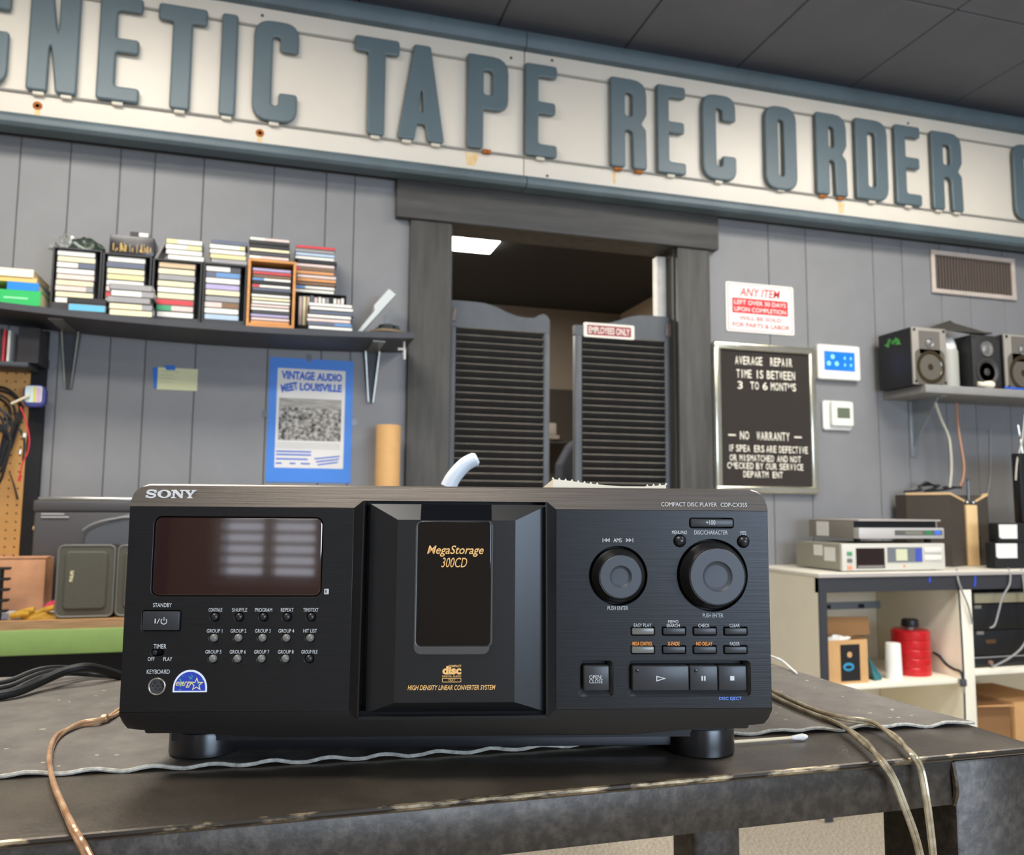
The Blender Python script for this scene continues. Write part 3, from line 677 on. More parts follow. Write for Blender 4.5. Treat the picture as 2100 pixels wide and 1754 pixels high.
x_, x2_, z_, z2_ = box_px(361, 1398, 394, 1411, -.0006); st_.text('energy', x_, x2_, z_, z2_, -.0006, shear=.35)
T.p('sticker_lettering', st_, M('sticker_cream', (240, 226, 150), .5), sk, smooth=False)
# right half
txt('printed_text', 'COMPACT DISC PLAYER', 1356, 1030.5, 1470, 1039, silver, ly=-.0002); txt('printed_text', 'CDP-CX355', 1478, 1031.5, 1532, 1040, silver, ly=-.0002)
def knob(c, r, cap, rcap, rd_, prot):
    K = T.p('knob', MB().lathe([(r, .008), (r, -.0008), (r-.0006, -.0016), (cap+.0016, -prot+.002), (cap+.0004, -prot+.0004), (cap-.0005, -prot+.0006), (cap-.0006, -prot+.004)], (c[0], 0, c[1]), 'y', 64), M('knob_black', (24, 24, 25), .3, .2))
    T.p('knob_cap', MB().lathe([(cap, -prot+.0016), (cap, -prot), (cap-.0004, -prot-.0004), (rd_+.0004, -prot-.0004), (rd_, -prot-.0001)]+[(rd_*math.cos(R(a)), -prot-.0001+.0026*math.sin(R(a))**1) for a in range(12, 88, 8)], (c[0], 0, c[1]), 'y', 64), M('knob_cap', (62, 66, 72), .5), K)
knob(ams, ra-.0016, .0146-.0004, .0145, .0071, .009); knob(dsc, rd-.0016, .0186, .0186, .0098, .0115)
pb = T.p('rect_button', MB().rbox(p100[0]+.0006, p100[1]-.0006, -.0016, .006, p100[2]+.0006, p100[3]-.0006, .0009), btn); tx('+100', 1448, 1067, 1467, 1076.5, ly=-.0019)
for x, z in (mn, ys_): T.p('round_button', MB().lathe([(.0037, .006), (.0037, -.001), (.0031, -.0024), (.0018, -.0033), (.0004, -.0036)], (x, 0, z), 'y', 24), btn_d)
for b, xa, ya, xb, yb in (('DISC/CHARACTER', 1424, 1088, 1492, 1096.5), ('MENU/NO', 1378, 1088.5, 1409, 1095.5), ('YES', 1517, 1090, 1530, 1097.5), ('AMS', 1258, 1104, 1275, 1112.5),
                          ('PUSH ENTER', 1246, 1243.5, 1288, 1251.5), ('PUSH ENTER', 1441, 1258.5, 1483, 1266.5), ('EASY PLAY', 1300, 1279, 1336, 1286.5), ('MEMO', 1370, 1272, 1391, 1279),
                          ('SEARCH', 1367, 1279.8, 1394, 1286.8), ('CHECK', 1432, 1279.5, 1455, 1287), ('CLEAR', 1496, 1279.5, 1517, 1287), ('FADER', 1497, 1317, 1517, 1324.5)): tx(b, xa, ya, xb, yb)
orange = M('orange_print', (244, 150, 50), .45)
for b, xa, xb in (('MEGA CONTROL', 1297, 1338), ('X-FADE', 1369, 1394), ('NO DELAY', 1428, 1461)): tx(b, xa, 1316.5, xb, 1324.5, orange, bold=.02)
tx('DISC EJECT', 1474.5, 1429.5, 1521, 1437.5, M('blue_print', (104, 144, 236), .45), bold=.012)
ic = MB()
for x0_, sgn in ((1235.5, -1), (1282, 1)):
    for k in range(2):
        xa, xb = x0_+1.5+k*6, x0_+1.5+k*6+6
        if sgn < 0: tri = [L(xa+1, 1108), L(xb+1, 1104), L(xb+1, 1112)]
        else: tri = [L(xb, 1108), L(xa, 1112), L(xa, 1104)]
        g = (tri[0][0]+tri[1][0]+tri[2][0])/3, (tri[0][1]+tri[1][1]+tri[2][1])/3
        ic.slab([tri, [(g[0]+(p[0]-g[0])*.5, g[1]+(p[1]-g[1])*.5) for p in tri]], -.0004, .0001)
    bx = x0_ if sgn < 0 else x0_+15
    q = box_px(bx, 1104, bx+1.2, 1112.5); ic.box(q[0], q[1], -.0004, -.0003, q[2], q[3])
T.p('skip_symbols', ic, silver)
for (r_, k), q in rb.items():
    T.p('rect_button', MB().rbox(q[0], q[1], -.0012, .006, q[2], q[3], .0006), M('translucent_button', (112, 110, 104)) if k == 0 else btn)
rim = M('recess_rim', (84, 83, 82), .35, .2)
for q in (oc, tr):
    T.p('button_well', MB().add([(q[0], .0, q[2]), (q[1], 0, q[2]), (q[1]-.003, .006, q[2]+.003), (q[0]+.003, .006, q[2]+.003)], [(0, 1, 2, 3)])
        .add([(q[0], 0, q[3]), (q[0], 0, q[2]), (q[0]+.003, .006, q[2]+.003), (q[0]+.003, .006, q[3])], [(0, 1, 2, 3)])
        .add([(q[1], 0, q[2]), (q[1], 0, q[3]), (q[1]-.003, .006, q[3]), (q[1]-.003, .006, q[2]+.003)], [(0, 1, 2, 3)]), rim, smooth=False)
ly = -.0022
for nm, xa, xb in (('open_button', 1197.5, 1249), ('play_button', 1297.5, 1413), ('pause_button', 1415, 1472), ('stop_button', 1474, 1531)):
    q = box_px(xa, 1366, xb, 1417, ly); T.p(nm, MB().rbox(q[0], q[1], ly, .008, q[2], q[3], .0009), btn)
tx('OPEN/', 1208.5, 1385, 1235, 1393, ly=ly-.0003); tx('CLOSE', 1208.5, 1393.8, 1236, 1401.8, ly=ly-.0003)
ly2 = ly-.0002
tri = [L(1346, 1386.5, ly2), L(1346, 1398, ly2), L(1366, 1392, ly2)]; g = (tri[0][0]*.4+tri[1][0]*.4+tri[2][0]*.2, (tri[0][1]+tri[1][1])/2)
ic = MB().slab([tri, [(tri[0][0]+(.00055), tri[0][1]-.0008), (tri[1][0]+.00055, tri[1][1]+.0008), (tri[2][0]-.0016, tri[2][1])]], ly2, .0001)
for xa, xb, ya, yb in ((1438.5, 1441.5, 1387, 1396.5), (1444, 1447, 1387, 1396.5), (1497.5, 1506, 1387, 1396)):
    q = box_px(xa, ya, xb, yb, ly2); ic.box(q[0], q[1], ly2, ly2+.0001, q[2], q[3])
T.p('transport_symbols', ic, silver)
for px in (1306.5, 1426.5):
    x, z = L(px, 1376, ly); T.p('indicator_lens', MB().lathe([(.0011, .001), (.0011, -.0002), (.0005, -.0004)], (x, ly, z), 'y', 14), M('lens_dark', (14, 14, 15), .15))

# ------------------------------------------------------------------ things lying on the table
clear = M('clear_cable_jacket', (206, 194, 166), .2, .25, rgb2=(142, 126, 100), scale=60, thr=(.35, .65))
copper = M('copper_cable', (228, 190, 150), .22, .3, rgb2=(182, 132, 92), scale=50, thr=(.35, .65))
def pair(name, label, px_path, mt, r, grp=None, sep=.0023):
    """a two-core cable; px_path entries (px,py,'z',height) or (px,py,'y',Y)"""
    pts = [onZ(p[0], p[1], p[3]) if p[2] == 'z' else onY(p[0], p[1], p[3]) for p in px_path]
    t = Thing(name, label, 'cable', tuple(pts[0]), grp)
    for s in (-1, 1):
        P2 = []
        for i, p in enumerate(pts):
            d = (pts[min(i+1, len(pts)-1)]-pts[max(0, i-1)]).normalized(); n = d.cross(FW).normalized()
            P2.append(p+n*sep*.5*s)
        t.p('core', MB().tube(P2, r, 8, 8), mt)
    return t
mz = TZ+TH+.003
pair('speaker_cable', 'copper-coloured two-core cable draped over the table edge at the far left',
     [(262, 1440, 'z', mz+.004), (236, 1464, 'z', mz), (205, 1478, 'z', mz+.001), (160, 1487, 'z', mz), (118, 1510, 'z', mz), (102, 1550, 'z', mz), (108, 1600, 'z', mz), (127, 1650, 'z', TZ+.0035), (150, 1700, 'y', .512), (175, 1745, 'y', .508), (200, 1800, 'y', .508), (235, 1900, 'y', .51)], copper, .0016)
q = onZ(214, 1474, mz+.001); single('cable_knot', 'small knot tied in the copper-coloured cable beside the player', 'knot', MB().lathe([(.001, -.0035), (.0034, -.002), (.0038, 0), (.0034, .002), (.001, .0035)], tuple(q), 'x', 12), copper, tuple(q))
pair('speaker_cable', 'clear two-core cable hanging over the table edge, the nearer of two to the player',
     [(1540, 1400, 'z', mz+.002), (1590, 1432, 'z', mz), (1660, 1463, 'z', mz), (1725, 1488, 'z', mz), (1775, 1525, 'z', TZ+.0055), (1808, 1562, 'z', TZ+.0045), (1832, 1598, 'y', .5125), (1853, 1650, 'y', .509), (1875, 1710, 'y', .509), (1890, 1770, 'y', .51), (1910, 1880, 'y', .51)], clear, .0017)
pair('speaker_cable', 'clear two-core cable hanging over the table edge, the one nearer the table leg',
     [(1540, 1390, 'z', mz+.003), (1590, 1420, 'z', mz+.003), (1670, 1457, 'z', mz+.003), (1730, 1474, 'z', mz+.003), (1790, 1484, 'z', mz+.001), (1835, 1512, 'z', TZ+.005), (1868, 1545, 'z', TZ+.0045), (1888, 1578, 'y', .5125), (1900, 1640, 'y', .509), (1908, 1700, 'y', .509), (1915, 1770, 'y', .51), (1922, 1880, 'y', .51)], clear, .0016)
q = onZ(1545, 1519, TZ+.003); q2 = onZ(1655, 1511, TZ+.003); d = (q2-q).normalized()
t = Thing('cotton_swab', 'white-tipped cotton swab poking out from under the player', 'swab', tuple(q))
qa = q-d*.03
t.p('stick', MB().tube([tuple(qa), tuple(q2-d*.006)], .0012, 8, 1), M('swab_stick', (232, 214, 176), .6))
t.p('cotton_tip', MB().tube([tuple(q2-d*.014), tuple(q2-d*.004)], .002, 12, 1, rr=(.0014, .0026)).tube([tuple(q2-d*.004), tuple(q2)], .002, 12, 1, rr=(.0026, .0013)), M('cotton', (240, 238, 232), .9))
# flat black cables at the left
for i, (dy, dz_) in enumerate(((0, 0), (11, .001), (22, .002))):
    pts = [onZ(-40, 1408+dy*.9, mz+.002), onZ(20, 1396+dy, mz+.004), onZ(60, 1380+dy*.9, mz+.008), onZ(95, 1371+dy*.7, mz+.01), onZ(135, 1370+dy*.5, mz+.008), onZ(180, 1376+dy*.3, mz+.003), onZ(235, 1380+dy*.3, mz)]
    single('power_cord', 'thin black cord looping across the mat at the left, %s of three' % ['rearmost', 'middle', 'nearest'][i], 'cord', MB().tube([tuple(p) for p in pts], .0026, 8, 6), cable_b, tuple(pts[0]), 'black cords on the mat')
pts = [onZ(-40, 1432, mz+.002), onZ(30, 1420, mz+.003), onZ(80, 1400, mz+.006), onZ(130, 1378, mz+.012), onZ(175, 1369, mz+.014), onZ(215, 1376, mz+.008), onZ(250, 1388, mz)]
single('power_cord', 'thicker black cord lying over the three thin cords on the mat', 'cord', MB().tube([tuple(p) for p in pts], .0044, 10, 6), cable_b, tuple(pts[0]))
pts = [onZ(1560, 1340, mz+.006), onZ(1590, 1349, mz+.008), onZ(1606, 1357, mz+.004), onZ(1622, 1371, mz), onZ(1634, 1381, mz-.001)]
single('thin_white_wire', 'short thin white wire by the rear right corner of the player', 'wire', MB().tube([tuple(p) for p in pts], .0012, 8, 6), white, tuple(pts[0]))
# on top of the player: notepad sheets and a white handle
ZP = 1.0358-.0012
def Wp(lx, ly_, z): return PO+PX*lx+PY*ly_+Vector((0, 0, z))
V = []; nxp = 40; Fc = []
prf = [(0, 983), (.15, 986.5), (.3, 991.5), (.45, 995), (.6, 997.5), (.8, 998), (.92, 996), (1, 994.5)]
PLY = .035; xa, xb = L(1134, 990, PLY)[0], L(1366, 995, PLY)[0]
def zprof(t):
    for (a, ya), (b, yb) in zip(prf, prf[1:]):
        if a <= t <= b: yy = ya+(yb-ya)*(t-a)/(b-a); break
    return max(0, L(1134+t*232, yy, PLY)[1]+TZ-ZP-.0022)
for i in range(nxp+1):
    t = i/nxp; x = xa+(xb-xa)*t; z = zprof(t)
    for y, zz in ((PLY, .0004), (PLY, .0022+z), (PLY+.11, .0022), (PLY+.11, .0004)): p = Wp(x, y, ZP+zz); V.append(tuple(p))
for i in range(nxp):
    for k in range(4): a, b = i*4+k, i*4+(k+1) % 4; Fc.append((a, a+4, b+4, b))
Fc.append((3, 2, 1, 0)); e = nxp*4; Fc.append((e, e+1, e+2, e+3))
base = Wp((xa+xb)/2, .09, ZP)
t = Thing('notepad_sheet', 'curled cream notepad sheet with torn perforations on top of the player', 'paper', tuple(base))
pm = M('cream_paper', (238, 226, 200), .85)
t.p('sheet', MB().add(V, Fc), pm)
tb = MB()
for i in range(19):
    tt = i/18
    if .42 < tt < .80: continue
    x = xa+(xb-xa)*tt; p = Wp(x, PLY, ZP+.0022+zprof(tt)); tb.add([tuple(p+PX*-.0011), tuple(p+PX*.0011), tuple(p+Vector((0, 0, .0016)))+(), tuple(p+PY*.0006)], [(0, 1, 2), (1, 3, 2), (3, 0, 2)])
t.p('torn_tabs', tb, pm, kind='stuff')
pts = []
for px, py in ((919, 1000), (927, 984), (938, 969), (955, 952), (974, 942)):
    lx, lz = L(px, py, .33); pts.append(tuple(Wp(lx, .33, TZ+lz)))
t = Thing('tool_handle', 'white curved plastic tool handle rising behind the player top', 'handle', pts[0])
t.p('grip', MB().tube(pts, .0075, 14, 6, rr=(.0088, .0078)), M('handle_white', (214, 220, 226), .35))
t.p('tip', MB().tube([pts[-1], tuple(Vector(pts[-1])+(Vector(pts[-1])-Vector(pts[-2])).normalized()*.003)], .007, 14, 1, rr=(.0078, .0055)), M('handle_white', (214, 220, 226)))
t.p('base_block', MB().rbox(pts[0][0]-.012, pts[0][0]+.008, pts[0][1]-.01, pts[0][1]+.01, ZP+.0003, pts[0][2]-.004, .001), M('handle_white', (214, 220, 226)))

# ------------------------------------------------------------------ left wall shelf and what stands on it
SYF, SYB = 2.63, YW-.0065
def zs(x):
    (a, A), (b, B), (c, Cc) = (-.762, 1.6006), (-.212, 1.5787), (.4275, 1.5917); x = max(x, -.95)
    return A*(x-b)*(x-c)/((a-b)*(a-c))+B*(x-a)*(x-c)/((b-a)*(b-c))+Cc*(x-a)*(x-b)/((c-a)*(c-b))
SH0, SH1 = -1.25, onY(850, 684, SYF).x
V = []; Fc = []; n = 40
for i in range(n+1):
    x = SH0+(SH1-SH0)*i/n; z = zs(x); V += [(x, SYF, z-.019), (x, SYB, z-.019), (x, SYB, z), (x, SYF, z)]
for i in range(n):
    for k in range(4): a, b = i*4+k, i*4+(k+1) % 4; Fc.append((a, b, b+4, a+4))
Fc += [(0, 3, 2, 1), (n*4, n*4+1, n*4+2, n*4+3)]
T = Thing('wall_shelf', 'long sagging dark grey wall shelf loaded with cassettes and discs', 'shelf', (-.3, SYB, 1.57))
T.p('shelf_board', MB().add([(a, b, c) for a, b, c in V], [tuple(f[::-1]) for f in Fc]), shelfm)
brm = M('bracket_steel', (150, 148, 140), .35, .7, var=.15, scale=30)
for px in (140, 760):
    top = onY(px, 672 if px < 400 else 700, YW-.02); bot = onY(px, 798 if px < 400 else 826, YW-.012); x = bot.x
    T.p('bracket', MB().add([(x-.028, SYB-.002, zs(x)-.0195), (x+.028, SYB-.002, zs(x)-.0195), (x+.010, SYB-.002, bot.z), (x-.010, SYB-.002, bot.z),
                             (x-.028, SYB-.006, zs(x)-.0195), (x+.028, SYB-.006, zs(x)-.0195), (x+.010, SYB-.006, bot.z), (x-.010, SYB-.006, bot.z)],
                            [(0, 1, 2, 3), (7, 6, 5, 4), (0, 4, 5, 1), (1, 5, 6, 2), (2, 6, 7, 3), (3, 7, 4, 0)]), shelfm)
    br_ = T.o.children[-1]
    T.p('bracket_rib', MB()
        .add([(x-.026, SYB-.004, zs(x)-.0195), (x-.022, SYB-.004, zs(x)-.0195), (x-.007, SYB-.004, bot.z), (x-.010, SYB-.004, bot.z), (x-.026, SYB-.03, zs(x)-.0195), (x-.022, SYB-.03, zs(x)-.0195), (x-.006, SYB-.012, bot.z), (x-.010, SYB-.012, bot.z)],
             [(0, 1, 2, 3), (7, 6, 5, 4), (0, 4, 5, 1), (1, 5, 6, 2), (2, 6, 7, 3), (3, 7, 4, 0)]), brm, br_)
    T.p('bracket_rib', MB()
        .add([(x+.026, SYB-.004, zs(x)-.0195), (x+.022, SYB-.004, zs(x)-.0195), (x+.007, SYB-.004, bot.z), (x+.010, SYB-.004, bot.z), (x+.026, SYB-.03, zs(x)-.0195), (x+.022, SYB-.03, zs(x)-.0195), (x+.006, SYB-.012, bot.z), (x+.010, SYB-.012, bot.z)],
             [(3, 2, 1, 0), (4, 5, 6, 7), (1, 5, 4, 0), (2, 6, 5, 1), (3, 7, 6, 2), (0, 4, 7, 3)])
, brm, br_)
    T.p('bracket_arm', MB().box(x-.02, x+.02, SYF+.05, SYB-.002, zs(x)-.0225, zs(x)-.0195), brm, br_)
q = onY(828, 722, SYF+.06)
T.p('hook', MB().tube([(q.x-.02, q.y, zs(q.x)-.045), (q.x, q.y, zs(q.x)-.045), (q.x+.002, q.y, zs(q.x)-.06), (q.x+.003, q.y, zs(q.x)-.078)], .0045, 8, 4).tube([(q.x+.001, q.y, zs(q.x)-.019), (q.x+.001, q.y, zs(q.x)-.047)], .0035, 8, 1), white)

PAL = dict(white=(232, 228, 216), cream=(234, 222, 178), yellow=(230, 214, 152), grey=(150, 148, 148), blue=(96, 140, 190), cyan=(96, 176, 206), red=(206, 60, 66), pink=(226, 200, 190),
           purple=(176, 164, 202), orange=(220, 150, 84), brown=(130, 96, 66), black=(32, 31, 32), green=(60, 160, 110), slate=(88, 96, 116), pale_blue=(176, 196, 216), tan=(206, 178, 140), dark_grey=(70, 70, 74))
case_m = M('clear_case', (120, 118, 116), .2); case_d = M('dark_case', (46, 45, 46), .25)
def spine(c): return M('spine_'+c, PAL[c], .45, var=.05, scale=60)
def disc(name, kind, label, cat, grp, x0_, x1_, y0_, dep, z0_, h, colour, rz=0, two=None):
    cx = (x0_+x1_)/2; hw = (x1_-x0_)/2
    body = case_d if colour in ('black', 'dark_grey', 'brown') else case_m
    o = link(name, MB().rbox(-hw, hw, 0, dep, 0, h*.985, .0014, 1).mesh(name, body), None, (cx, y0_, z0_), (0, 0, rz)); tag(o, label, cat, grp)
    k = .78 if kind == 'cassette' else .66; m = h*(1-k)/2
    xm = hw*(.97 if kind != 'cassette' else .96)
    if two:
        xs_ = -hw+2*hw*two[1]
        link('spine_label', MB().slab([rrect(-xm, xs_, m, h-m, .001)], -.0006, .0012, .0003, 1).mesh('spine_label', spine(colour)), o)
        link('spine_label', MB().slab([rrect(xs_+.0005, xm, m, h-m, .001)], -.0006, .0012, .0003, 1).mesh('spine_label', spine(two[0])), o)
    else:
        link('spine_label', MB().slab([rrect(-xm, xm, m, h-m, min(.003, h*.3) if kind == 'cassette' else .001)], -.0006, .0012, .0003, 1).mesh('spine_label', spine(colour)), o)
    return o
def stack(px0, px1, pt, pb, Yf, cols, kind, where, dep, base=None, jit=.003, top=None):
    xm, ym = (px0+px1)/2, (pt+pb)/2
    xa, xb = onY(px0, ym, Yf).x, onY(px1, ym, Yf).x; zt_ = onY(xm, pt, Yf).z if top is None else top; zb_ = base if base is not None else onY(xm, pb, Yf).z
    h = (zt_-zb_)/len(cols)
    for i, c in enumerate(cols):
        two = None
        if isinstance(c, tuple): c, two = c[0], (c[1], c[2])
        d = random.uniform(-jit, jit); z = zt_-(i+1)*h
        nm = {'cassette': 'cassette_tape', 'disc': 'cd_case'}[kind]
        cn = c.replace('_', ' ')+('-and-'+two[0].replace('_', ' ') if two else '')
        od = 'top one' if i == 0 else ORD[i]+' from top'
        disc(nm, kind, '%s-spined %s, %s, %s' % (cn, 'cassette' if kind == 'cassette' else 'disc case', od, where), kind if kind == 'cassette' else 'cd case', where, xa+d, xb+d, Yf+random.uniform(0, .004), dep-.006, z, h, c, 0, two)
    return xa, xb, zb_, zt_
rackm = M('black_rack', (52, 52, 54), .45)
def rack(px0, px1, pt, Yf, dep, label, mt, zbot_px=None, th=.005, name='cassette_rack'):
    xa, xb = onY(px0, pt+60, Yf).x, onY(px1, pt+60, Yf).x; zt_ = onY((px0+px1)/2, pt, Yf).z; z0_ = zs((xa+xb)/2)
    zf = onY((px0+px1)/2, zbot_px, Yf).z if zbot_px else z0_+th
    t = Thing(name, label, 'rack', ((xa+xb)/2, Yf, z0_), None)
    t.p('side_panel', MB().rbox(xa, xa+th, Yf, Yf+dep, z0_, zt_, .001, 1), mt); t.p('side_panel', MB().rbox(xb-th, xb, Yf, Yf+dep, z0_, zt_, .001, 1), mt)
    t.p('top_panel', MB().rbox(xa+th, xb-th, Yf, Yf+dep, zt_-th, zt_, .001, 1), mt); t.p('base_panel', MB().rbox(xa+th, xb-th, Yf+.001, Yf+dep, z0_, zf-.0005, .001, 1), mt)
    t.p('back_panel', MB().box(xa+th, xb-th, Yf+dep-.004, Yf+dep, zf, zt_-th), mt)
    return xa, xb, zf, zt_
YR = 2.705
r1 = rack(105, 207, 509, YR, .1, 'black cassette rack at the left end of the row, under the plastic bag', rackm, 622)
r2 = rack(208, 309, 521, YR, .1, 'black cassette rack under the black and gold box', rackm, 636)
r3 = rack(311, 413, 533, YR, .1, 'black cassette rack under four white cassettes', rackm, 651)
r4 = rack(415, 505, 541, YR, .1, 'black cassette rack next to the wooden box', rackm, 656)
r5 = rack(507, 606, 533, YR, .145, 'open orange-brown wooden box full of disc cases', M('box_wood', (206, 142, 78), .5, var=.12, scale=10, stretch=(1, 1, 6)), 664, .0085, 'wooden_box')
YC = YR+.008
stack(114, 194, 510, 622, YC, ['white', 'cream', ('white', 'slate', .55), 'white', 'pink', 'cream', ('pink', 'grey', .8), 'cream', 'white'], 'cassette', 'in rack under plastic bag', .08, r1[2], .001, r1[3]-.0062)
stack(217, 296, 522, 636, YC, ['white', 'slate', 'cream', 'yellow', 'white', 'pink', ('red', 'white', .3), 'white', 'grey'], 'cassette', 'in rack under gold box', .08, r2[2], .001, r2[3]-.0062)
stack(322, 399, 538, 651, YC, ['tan', 'cream', 'grey', 'cream', 'white', 'cream', 'red', ('green', 'pink', .4), 'white'], 'cassette', 'in rack under four white cassettes', .08, r3[2], .001, r3[3]-.0062)
stack(420, 492, 544, 656, YC, [('white', 'dark_grey', .7), ('slate', 'blue', .3), 'white', 'purple', 'cream', 'grey', ('pink', 'brown', .5), 'white', 'pale_blue'], 'cassette', 'in rack next to wooden box', .08, r4[2], .001, r4[3]-.0062)
stack(516, 596, 551, 664, YC, ['purple', 'red', 'brown', ('blue', 'white', .3), 'black', ('red', 'white', .2), 'slate', 'black', 'white', 'cream', 'white', 'pink', 'white', 'dark_grey', 'purple', 'pink', 'orange'], 'disc', 'in orange wooden box', .125, r5[2], .002)
# rack of upright discs at the right end
YR6 = 2.76
r6 = rack(607, 709, 602, YR6, .13, 'low black rack of upright disc cases beside the wooden box', blackm, 670, .004, 'cd_rack')
ucols = ['pink', 'cream', 'tan', 'slate', 'pink', 'white', 'white', 'grey', 'black', 'white', 'pink', 'white']
w_ = (r6[1]-r6[0]-.012)/len(ucols)
for i, c in enumerate(ucols):
    x = r6[0]+.006+(i+.5)*w_; hw = w_*.46; hh = r6[3]-.008-r6[2]-random.uniform(0, .004)
    o = link('cd_case', MB().rbox(-hw, hw, 0, .115, 0, hh, .001, 1).mesh('cd_case', case_m if c != 'black' else case_d), None, (x, YR6+.004, r6[2]))
    tag(o, '%s-spined upright disc case, %s from the left in the low black rack' % (c, 'first' if i == 0 else ORD[i]), 'cd case', 'upright discs in the low rack')
    link('spine_label', MB().box(-hw*.75, hw*.75, -.0005, .0005, hh*.03, hh*.97).mesh('spine_label', spine(c)), o)
stack(606, 688, 504, 600, YR6+.002, ['red', 'grey', 'pale_blue', 'white', 'black', 'pink', ('red', 'brown', .12), 'orange', 'pink', 'orange', 'brown', ('blue', 'white', .25), 'white'], 'disc', 'tall pile on low black rack', .12, r6[3], .005)
sx_ = onY(678, 650, 2.634).x
stack(631, 722, 622, 673, 2.634, ['white', 'white', 'slate', 'white', 'pink', ('slate', 'blue', .6), 'white'], 'disc', 'loose pile before low black rack', .118, zs(sx_)+.0005, .006)
# stacks on top of racks
stack(341, 417, 491, 533, YR, [('yellow', 'white', .3), ('white', 'yellow', .6), 'white', 'white'], 'cassette', 'pile on third black rack', .075, r3[3], .004)
stack(431, 506, 493, 541, YR, ['slate', ('white', 'yellow', .85), 'white', 'yellow', 'grey'], 'cassette', 'pile on fourth black rack', .075, r4[3], .004)
stack(512, 595, 488, 533, YR, [('white', 'pink', .4), 'black', 'black', 'cream', 'dark_grey', ('white', 'pink', .3)], 'disc', 'pile on wooden box', .125, r5[3], .003)
# loose cassettes in front of racks
xq = onY(265, 620, 2.634).x
stack(222, 312, 583, 645, 2.634, ['grey', ('white', 'grey', .7), 'grey', ('cream', 'grey', .75), 'cream'], 'cassette', 'loose pile before second rack', .066, zs(xq)+.0005, .006)
xa, xb = onY(140, 622, 2.634).x, onY(217, 632, 2.634).x; z_ = zs((xa+xb)/2)+.0005; h_ = onY(178, 611, 2.634).z-z_
disc('cassette_tape', 'cassette', 'cyan-edged flat case with a black top lying in front of the leftmost rack', 'cassette', None, xa, xb, 2.634, .066, z_, h_*.55, 'cyan')
disc('cassette_tape', 'cassette', 'black flat case lying on the cyan-edged one in front of the leftmost rack', 'cassette', None, xa-.004, xb, 2.634, .066, z_+h_*.55, h_*.45, 'black')
# black and gold box with a small white cassette on it, leaning case
xa, xb = onY(224, 505, YR).x, onY(316, 515, YR).x; zt_ = onY(270, 484, YR).z
t = Thing('tape_box', 'black box printed with gold streaks on the second cassette rack', 'box', ((xa+xb)/2, YR, r2[3]))
xb = min(xb, r2[1]+.004)
t.p('carton', MB().rbox(xa, xb, YR, YR+.09, r2[3], zt_, .0015), M('black_gold_print', (24, 23, 24), .3, rgb2=(70, 68, 70), scale=20))
gb = MB()
for i in range(26):
    x = xa+.006+random.random()*(xb-xa-.014); hh = random.uniform(.004, .03); z = r2[3]+.005+random.random()*.006; w = random.uniform(.0006, .002)
    gb.box(x, x+w, YR-.0004, YR+.0004, z, min(z+hh, zt_-.002))
t.p('gold_streaks', gb, M('gold_foil', (214, 176, 92), .35, .4), kind='stuff')
xa2, xb2 = onY(281, 480, YR).x, onY(305, 480, YR).x; hz = onY(290, 476, YR).z-zt_
disc('cassette_tape', 'cassette', 'tiny white-ended cassette on top of the black and gold box', 'cassette', None, xa2-.02, xb2, YR+.004, .06, zt_, hz, 'black', 0, ('white', .46))
xq = onY(328, 510, YR).x; zz_ = r3[3]
o = link('cd_case', MB().rbox(-.004, .004, 0, .08, 0, .062, .001, 1).mesh('cd_case', case_m), None, (r3[0]+.006, YR+.006, zz_), (0, R(24), 0)); tag(o, 'white case leaning diagonally between the gold box and the white cassettes', 'cd case')
# crumpled plastic bag with something green inside
q = onY(158, 509, YR); xa, xb = onY(100, 505, YR).x, onY(212, 505, YR).x
t = Thing('plastic_bag', 'crumpled clear plastic bag holding something dark green, on the leftmost cassette rack', 'bag', ((xa+xb)/2, YR+.03, r1[3]))
def blob(cx, cy, cz, rx, ry, rz_, amp, seed, nu=26, nv=14):
    rnd = random.Random(seed); ph = [(rnd.uniform(2, 7), rnd.uniform(2, 7), rnd.uniform(0, 6), rnd.uniform(0, 6)) for _ in range(6)]; V = []; Fc = []
    for j in range(nv+1):
        v = math.pi/2*j/nv
        for i in range(nu):
            u = 2*math.pi*i/nu; k = 1+amp*sum(math.sin(a*u+c)*math.cos(b*v+d) for a, b, c, d in ((int(p[0]), p[1], p[2], p[3]) for p in ph))/3
            V.append((cx+rx*math.cos(u)*math.cos(v)*k, cy+ry*math.sin(u)*math.cos(v)*k, cz+max(0, rz_*math.sin(v)*k)))
    for j in range(nv):
        for i in range(nu): a = j*nu+i; b = j*nu+(i+1) % nu; Fc.append((a, b, b+nu, a+nu))
    Fc.append(tuple(range(nu-1, -1, -1)))
    return MB().add(V, Fc)
hz = onY(158, 478, YR).z-r1[3]; cx = (xa+xb)/2
t.p('contents', blob(cx+.012, YR+.045, r1[3], .058, .035, hz*.9, .18, 3), M('dark_green_contents', (44, 56, 46), .25, rgb2=(120, 136, 118), scale=40, thr=(.55, .75)))
t.p('bag_film', blob(cx-.036, YR+.04, r1[3], .034, .03, hz*.95, .45, 5), M('bag_film', (170, 170, 164), .12, rgb2=(90, 94, 88), scale=60, spec=.8))
